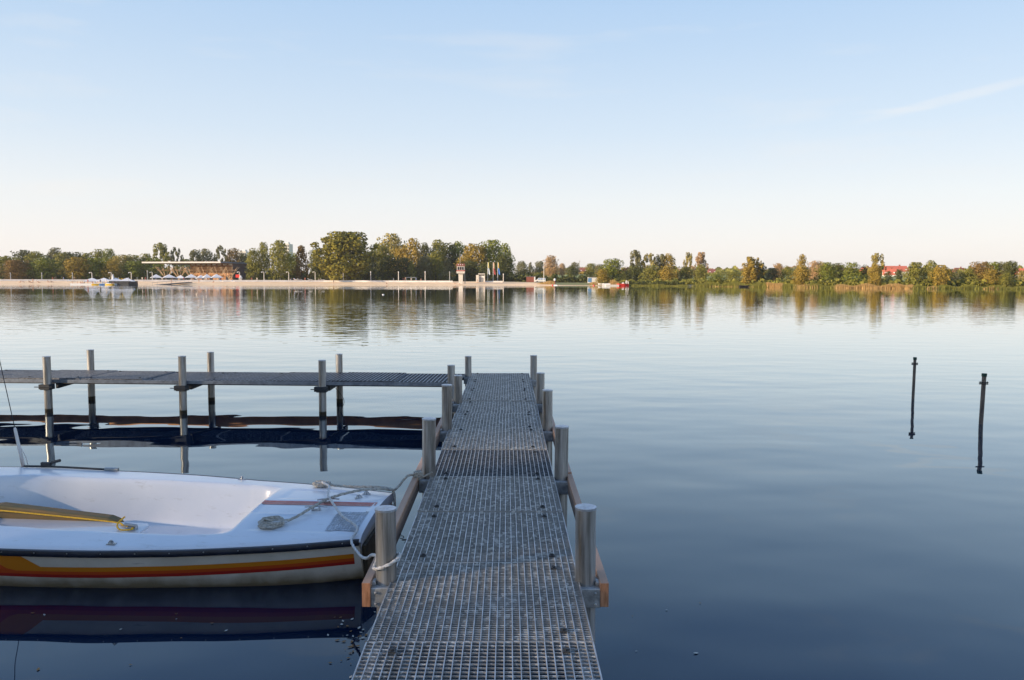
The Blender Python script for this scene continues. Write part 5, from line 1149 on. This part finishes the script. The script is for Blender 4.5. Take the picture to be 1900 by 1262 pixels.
PP = [(150, 'P', 'sit', 'red', 'person in red leftmost on the pontoon'), (156, 'P', 'sit', 'dark', 'person in dark beside the red one on the pontoon'), (163, 'P', 'stand', 'red', 'person in red standing under the first pontoon parasol'), (170, 'P', 'sit', 'white', 'person in white sitting under the first pontoon parasol'), (177, 'P', 'sit', 'red', 'person in red sitting between the first two pontoon parasols'), (186, 'P', 'stand', 'dark', 'person in dark standing under the second pontoon parasol'), (197, 'P', 'stand', 'white', 'person in white near the blue pedal boat'), (206, 'P', 'sit', 'blue', 'person in blue left of the dark floating bar'),
 (308, 28, 'sit', 'dark', 'person in dark seated between the first two terrace parasols'), (329, 28, 'sit', 'red', 'person in red seated left of the low middle parasol'), (346, 28, 'sit', 'white', 'person in white seated right of the low middle parasol'), (377, 28, 'sit', 'red', 'person in red seated before the orange front'), (383, 28, 'stand', 'white', 'person in white under the small parasol'), (389, 28, 'sit', 'dark', 'person in dark seated right of the small parasol'), (411, 28, 'stand', 'red', 'person in red standing right of the last parasol'),
 (730, 30, 'stand', 'white', 'person in white standing left of the goal'), (736, 29, 'sit', 'dark', 'person sitting on the wall beside the one in white'), (752, 26, 'walk', 'skin', 'bare chested person walking just left of the goal'), (781, 28, 'walk', 'skin', 'person walking right of the goal'),
 (763, 31, 'stand', 'white', 'person in white standing inside the goal'), (748, 34, 'stand', 'red', 'person in red standing farther left of the goal'), (772, 31, 'stand', 'blue', 'person leaning at the right goal post'), (717, 6, 'sit', 'dark', 'person in dark clothes sitting on the sand near the water left of the goal'), (619, 10, 'stand', 'dark', 'dark figure standing at the water below the largest tree'),
 (899.5, 24, 'stand', 'white', 'person in white standing in front of the kiosk'), (886, 20, 'walk', 'skin', 'person walking on the sand left of the kiosk'), (844, 8, 'sit', 'skin', 'sunbather sitting at the water left of the watch tower'), (851, 8, 'sit', 'white', 'sunbather in white sitting at the foot of the watch tower'),
 (38, 12, 'sit', 'skin', 'sunbather sitting leftmost on the beach'), (41, 14, 'sit', 'white', 'sunbather in white beside the leftmost one'), (54, 14, 'sit', 'dark', 'sunbather in dark clothes between two beach groups on the left'), (57, 8, 'sit', 'skin', 'sunbather near the water in the left beach group'), (61, 10, 'stand', 'skin', 'bather standing in the left beach group'),
 (68, 14, 'sit', 'white', 'sunbather in white on the middle of the left beach'), (71, 10, 'sit', 'skin', 'sunbather right of the one in white on the left beach'), (89, 14, 'sit', 'skin', 'sunbather alone left of the two dark figures'), (95, 14, 'sit', 'dark', 'dark dressed sunbather alone below the golden tree'),
 (98, 29, 'walk', 'red', 'person in red walking on the promenade at the left'), (103, 29, 'walk', 'dark', 'person in dark walking behind the one in red'), (118, 29, 'walk', 'blue', 'person in blue walking toward the pontoon'), (138, 30, 'stand', 'dark', 'person standing by the grey lamp left of the pontoon'),
 (264, 29, 'stand', 'white', 'person in white left of the pavilion terrace'), (270, 29, 'walk', 'red', 'person in red left of the pavilion terrace'), (289, 28, 'stand', 'blue', 'person in blue under the first terrace parasol'), (301, 28, 'stand', 'white', 'person in white right of the first terrace parasol'),
 (320, 28, 'walk', 'skin', 'person under the second terrace parasol'), (341, 28, 'stand', 'red', 'person in red by the low middle parasol'), (355, 28, 'stand', 'white', 'person in white at the left edge of the orange front'), (360, 28, 'stand', 'dark', 'person in dark beside the one in white at the orange front'),
 (366, 28, 'stand', 'white', 'second person in white, right of the dark one at the orange front'), (369, 12, 'walk', 'skin', 'bather walking on the sand below the orange front'), (318, 6, 'walk', 'skin', 'bather by the end of the gangway'), (407, 28, 'walk', 'white', 'person in white under the rightmost terrace parasol'),
 (416, 28, 'sit', 'red', 'person in red sitting near the dark pavilion wall'), (425, 28, 'sit', 'white', 'person in white sitting before the pavilion corner'), (396, 14, 'sit', 'skin', 'sunbather on the sand before the rightmost parasol'), (467, 29, 'stand', 'red', 'person in red by the poplars'), (477, 29, 'stand', 'white', 'person in white under the slim poplar'),
 (491, 27, 'sit', 'blue', 'person in blue sitting by the curved lamp under the poplars'), (540, 27, 'sit', 'blue', 'person in blue sitting under the big olive tree'), (545, 27, 'sit', 'red', 'person in red sitting under the big olive tree'), (566, 30, 'stand', 'red', 'person in red under the rusty tree'), (592, 27, 'sit', 'white', 'person in white sitting left of the largest tree')]
for px, off, pose, cl, lab in PP:
    g = G(px, 0) if off == 'P' else G(px, off)
    if off == 'P': g = Vector((gx(px, Yc-3), Yc-3, .29))
    z = max(g.z, 1.78 if off in (25, 26, 27) else g.z)
    o = bpy.data.objects.new('person', PM[pose]); col.objects.link(o); o.location = (g.x, g.y, z); s_ = 1.0; o.scale = (s_, s_, s_); o.rotation_euler.z = rnd.uniform(-.6, .6) + (math.pi if rnd.random() < .4 else 0)
    o.material_slots[1].link = 'OBJECT'; o.material_slots[1].material = CL[cl]; tag(o, lab, 'person', 'people on the beach')
# sun loungers and things on the beach
def lounger(px, off, m, lab, rz):
    g = G(px, off); r = empty('sun_lounger', (g.x, g.y, g.z if off < 24 else 1.78), lab, 'lounger', 'loungers on the beach', rz=rz)
    b = MB(); b.box((.3, 0, .32), (1.5, .7, .1)); b.build('bed', m, r); b = MB(); b.beam((-.4, 0, .35), (-.95, 0, .8), .7, .1); b.build('backrest', m, r)
    b = MB()
    for x in (-.4, .9):
        for y in (-.3, .3): b.tube([(x, y, 0), (x, y, .3)], .04, 5)
    b.build('leg_frame', MT['pole_g'], r)
for px, off, lab in ((128, 20, 'white lounger on the sand left of the pontoon'), (132, 21, 'second white lounger beside the first left of the pontoon'), (549, 25.5, 'lounger on the wall below the rusty tree'), (556, 25.5, 'lounger on the wall right below the rusty tree'), (575, 25.5, 'lounger on the wall left of the curved lamp by the largest tree'), (598, 25.5, 'lounger on the wall at the left foot of the largest tree'), (412, 22, 'lounger on the sand before the pavilion corner'), (433, 22, 'lounger on the sand before the dark pavilion wall')):
    lounger(px, off, MT['canvas'], lab, rnd.uniform(-.4, .4))
g = G(443, 30); r = empty('red_advert_flag', (g.x, g.y, 1.5), 'red and white beach banner beside the dark pavilion wall', 'banner'); b = MB(); b.tube([(0, 0, 0), (0, 0, 3)], .05, 5); b.build('pole', MT['white'], r); b = MB(); b.prism([(-1.3, -.05), (.4, -.05), (.4, .05), (-1.3, .05)], 1.3, 2.6); b.build('cloth', MT['boatred'], r); b = MB(); b.tube([(1.0, -.3, .2), (1.0, -.3, 1.2), (1.0, -.3, 2.2)], [.4, .75, .2], 8); b.build('inflatable', MT['white'], r)

# ------------------------------------------------------------------ near-shore trees behind the viewer: they shade the landing stage
def su(t, u): return SUN_AZ*t + Vector((-.39, .92, 0))*u
SH = [(28, -1.0, 11.8, 15, 'broad tree on the near bank, left behind the viewer'), (28, 5.1, 3.5, 15, 'slim tree at the near water edge behind the dinghy'), (42, 10.1, 8.2, 20, 'round tree farther left on the near bank'), (60, 18.4, 6., 26, 'tall tree at the far left of the near bank'),
      (38, -1.0, 11.6, 19, 'second row tree behind the broad one on the near bank'), (38, 5.1, 3.4, 19, 'second row slim tree behind the dinghy'), (53, 10.1, 8.2, 24, 'second row tree behind the round one on the near bank'),
      (27, -9., 8.0, 14, 'tree right behind the start of the jetty'), (30, -16, 8, 14, 'spreading tree well right behind the viewer')]
SH = [(su(t, u).x, su(t, u).y, w_/1.24, h_, lab) for t, u, w_, h_, lab in SH]
for i, (x, y, w_, h_, lab) in enumerate(SH):
    tree('oak', 1+i % 3, (x, y, .5), w_, h_, 'green', lab, group='trees on the near bank')
scene.render.engine = 'CYCLES'
scene.cycles.max_bounces = 6; scene.cycles.diffuse_bounces = 2; scene.cycles.glossy_bounces = 4; scene.cycles.transmission_bounces = 2; scene.cycles.caustics_reflective = False; scene.cycles.caustics_refractive = False

# evening air: far things fade very slightly
hz_ = MB(); hz_.box((0, 1190, 21.5), (8600, 3230, 47.6)); hm = bpy.data.materials.new('haze'); hm.use_nodes = True; hn = hm.node_tree.nodes; hl = hm.node_tree.links
for n_ in list(hn):
    if n_.type != 'OUTPUT_MATERIAL': hn.remove(n_)
pv = hn.new('ShaderNodeVolumePrincipled'); pv.inputs['Color'].default_value = (.93, .93, .95, 1); pv.inputs['Density'].default_value = .00011; pv.inputs['Anisotropy'].default_value = .2
hl.new(pv.outputs[0], hn['Material Output'].inputs['Volume'])
tag(hz_.build('haze', hm), 'thin warm evening haze over the lake', 'haze', kind='stuff')
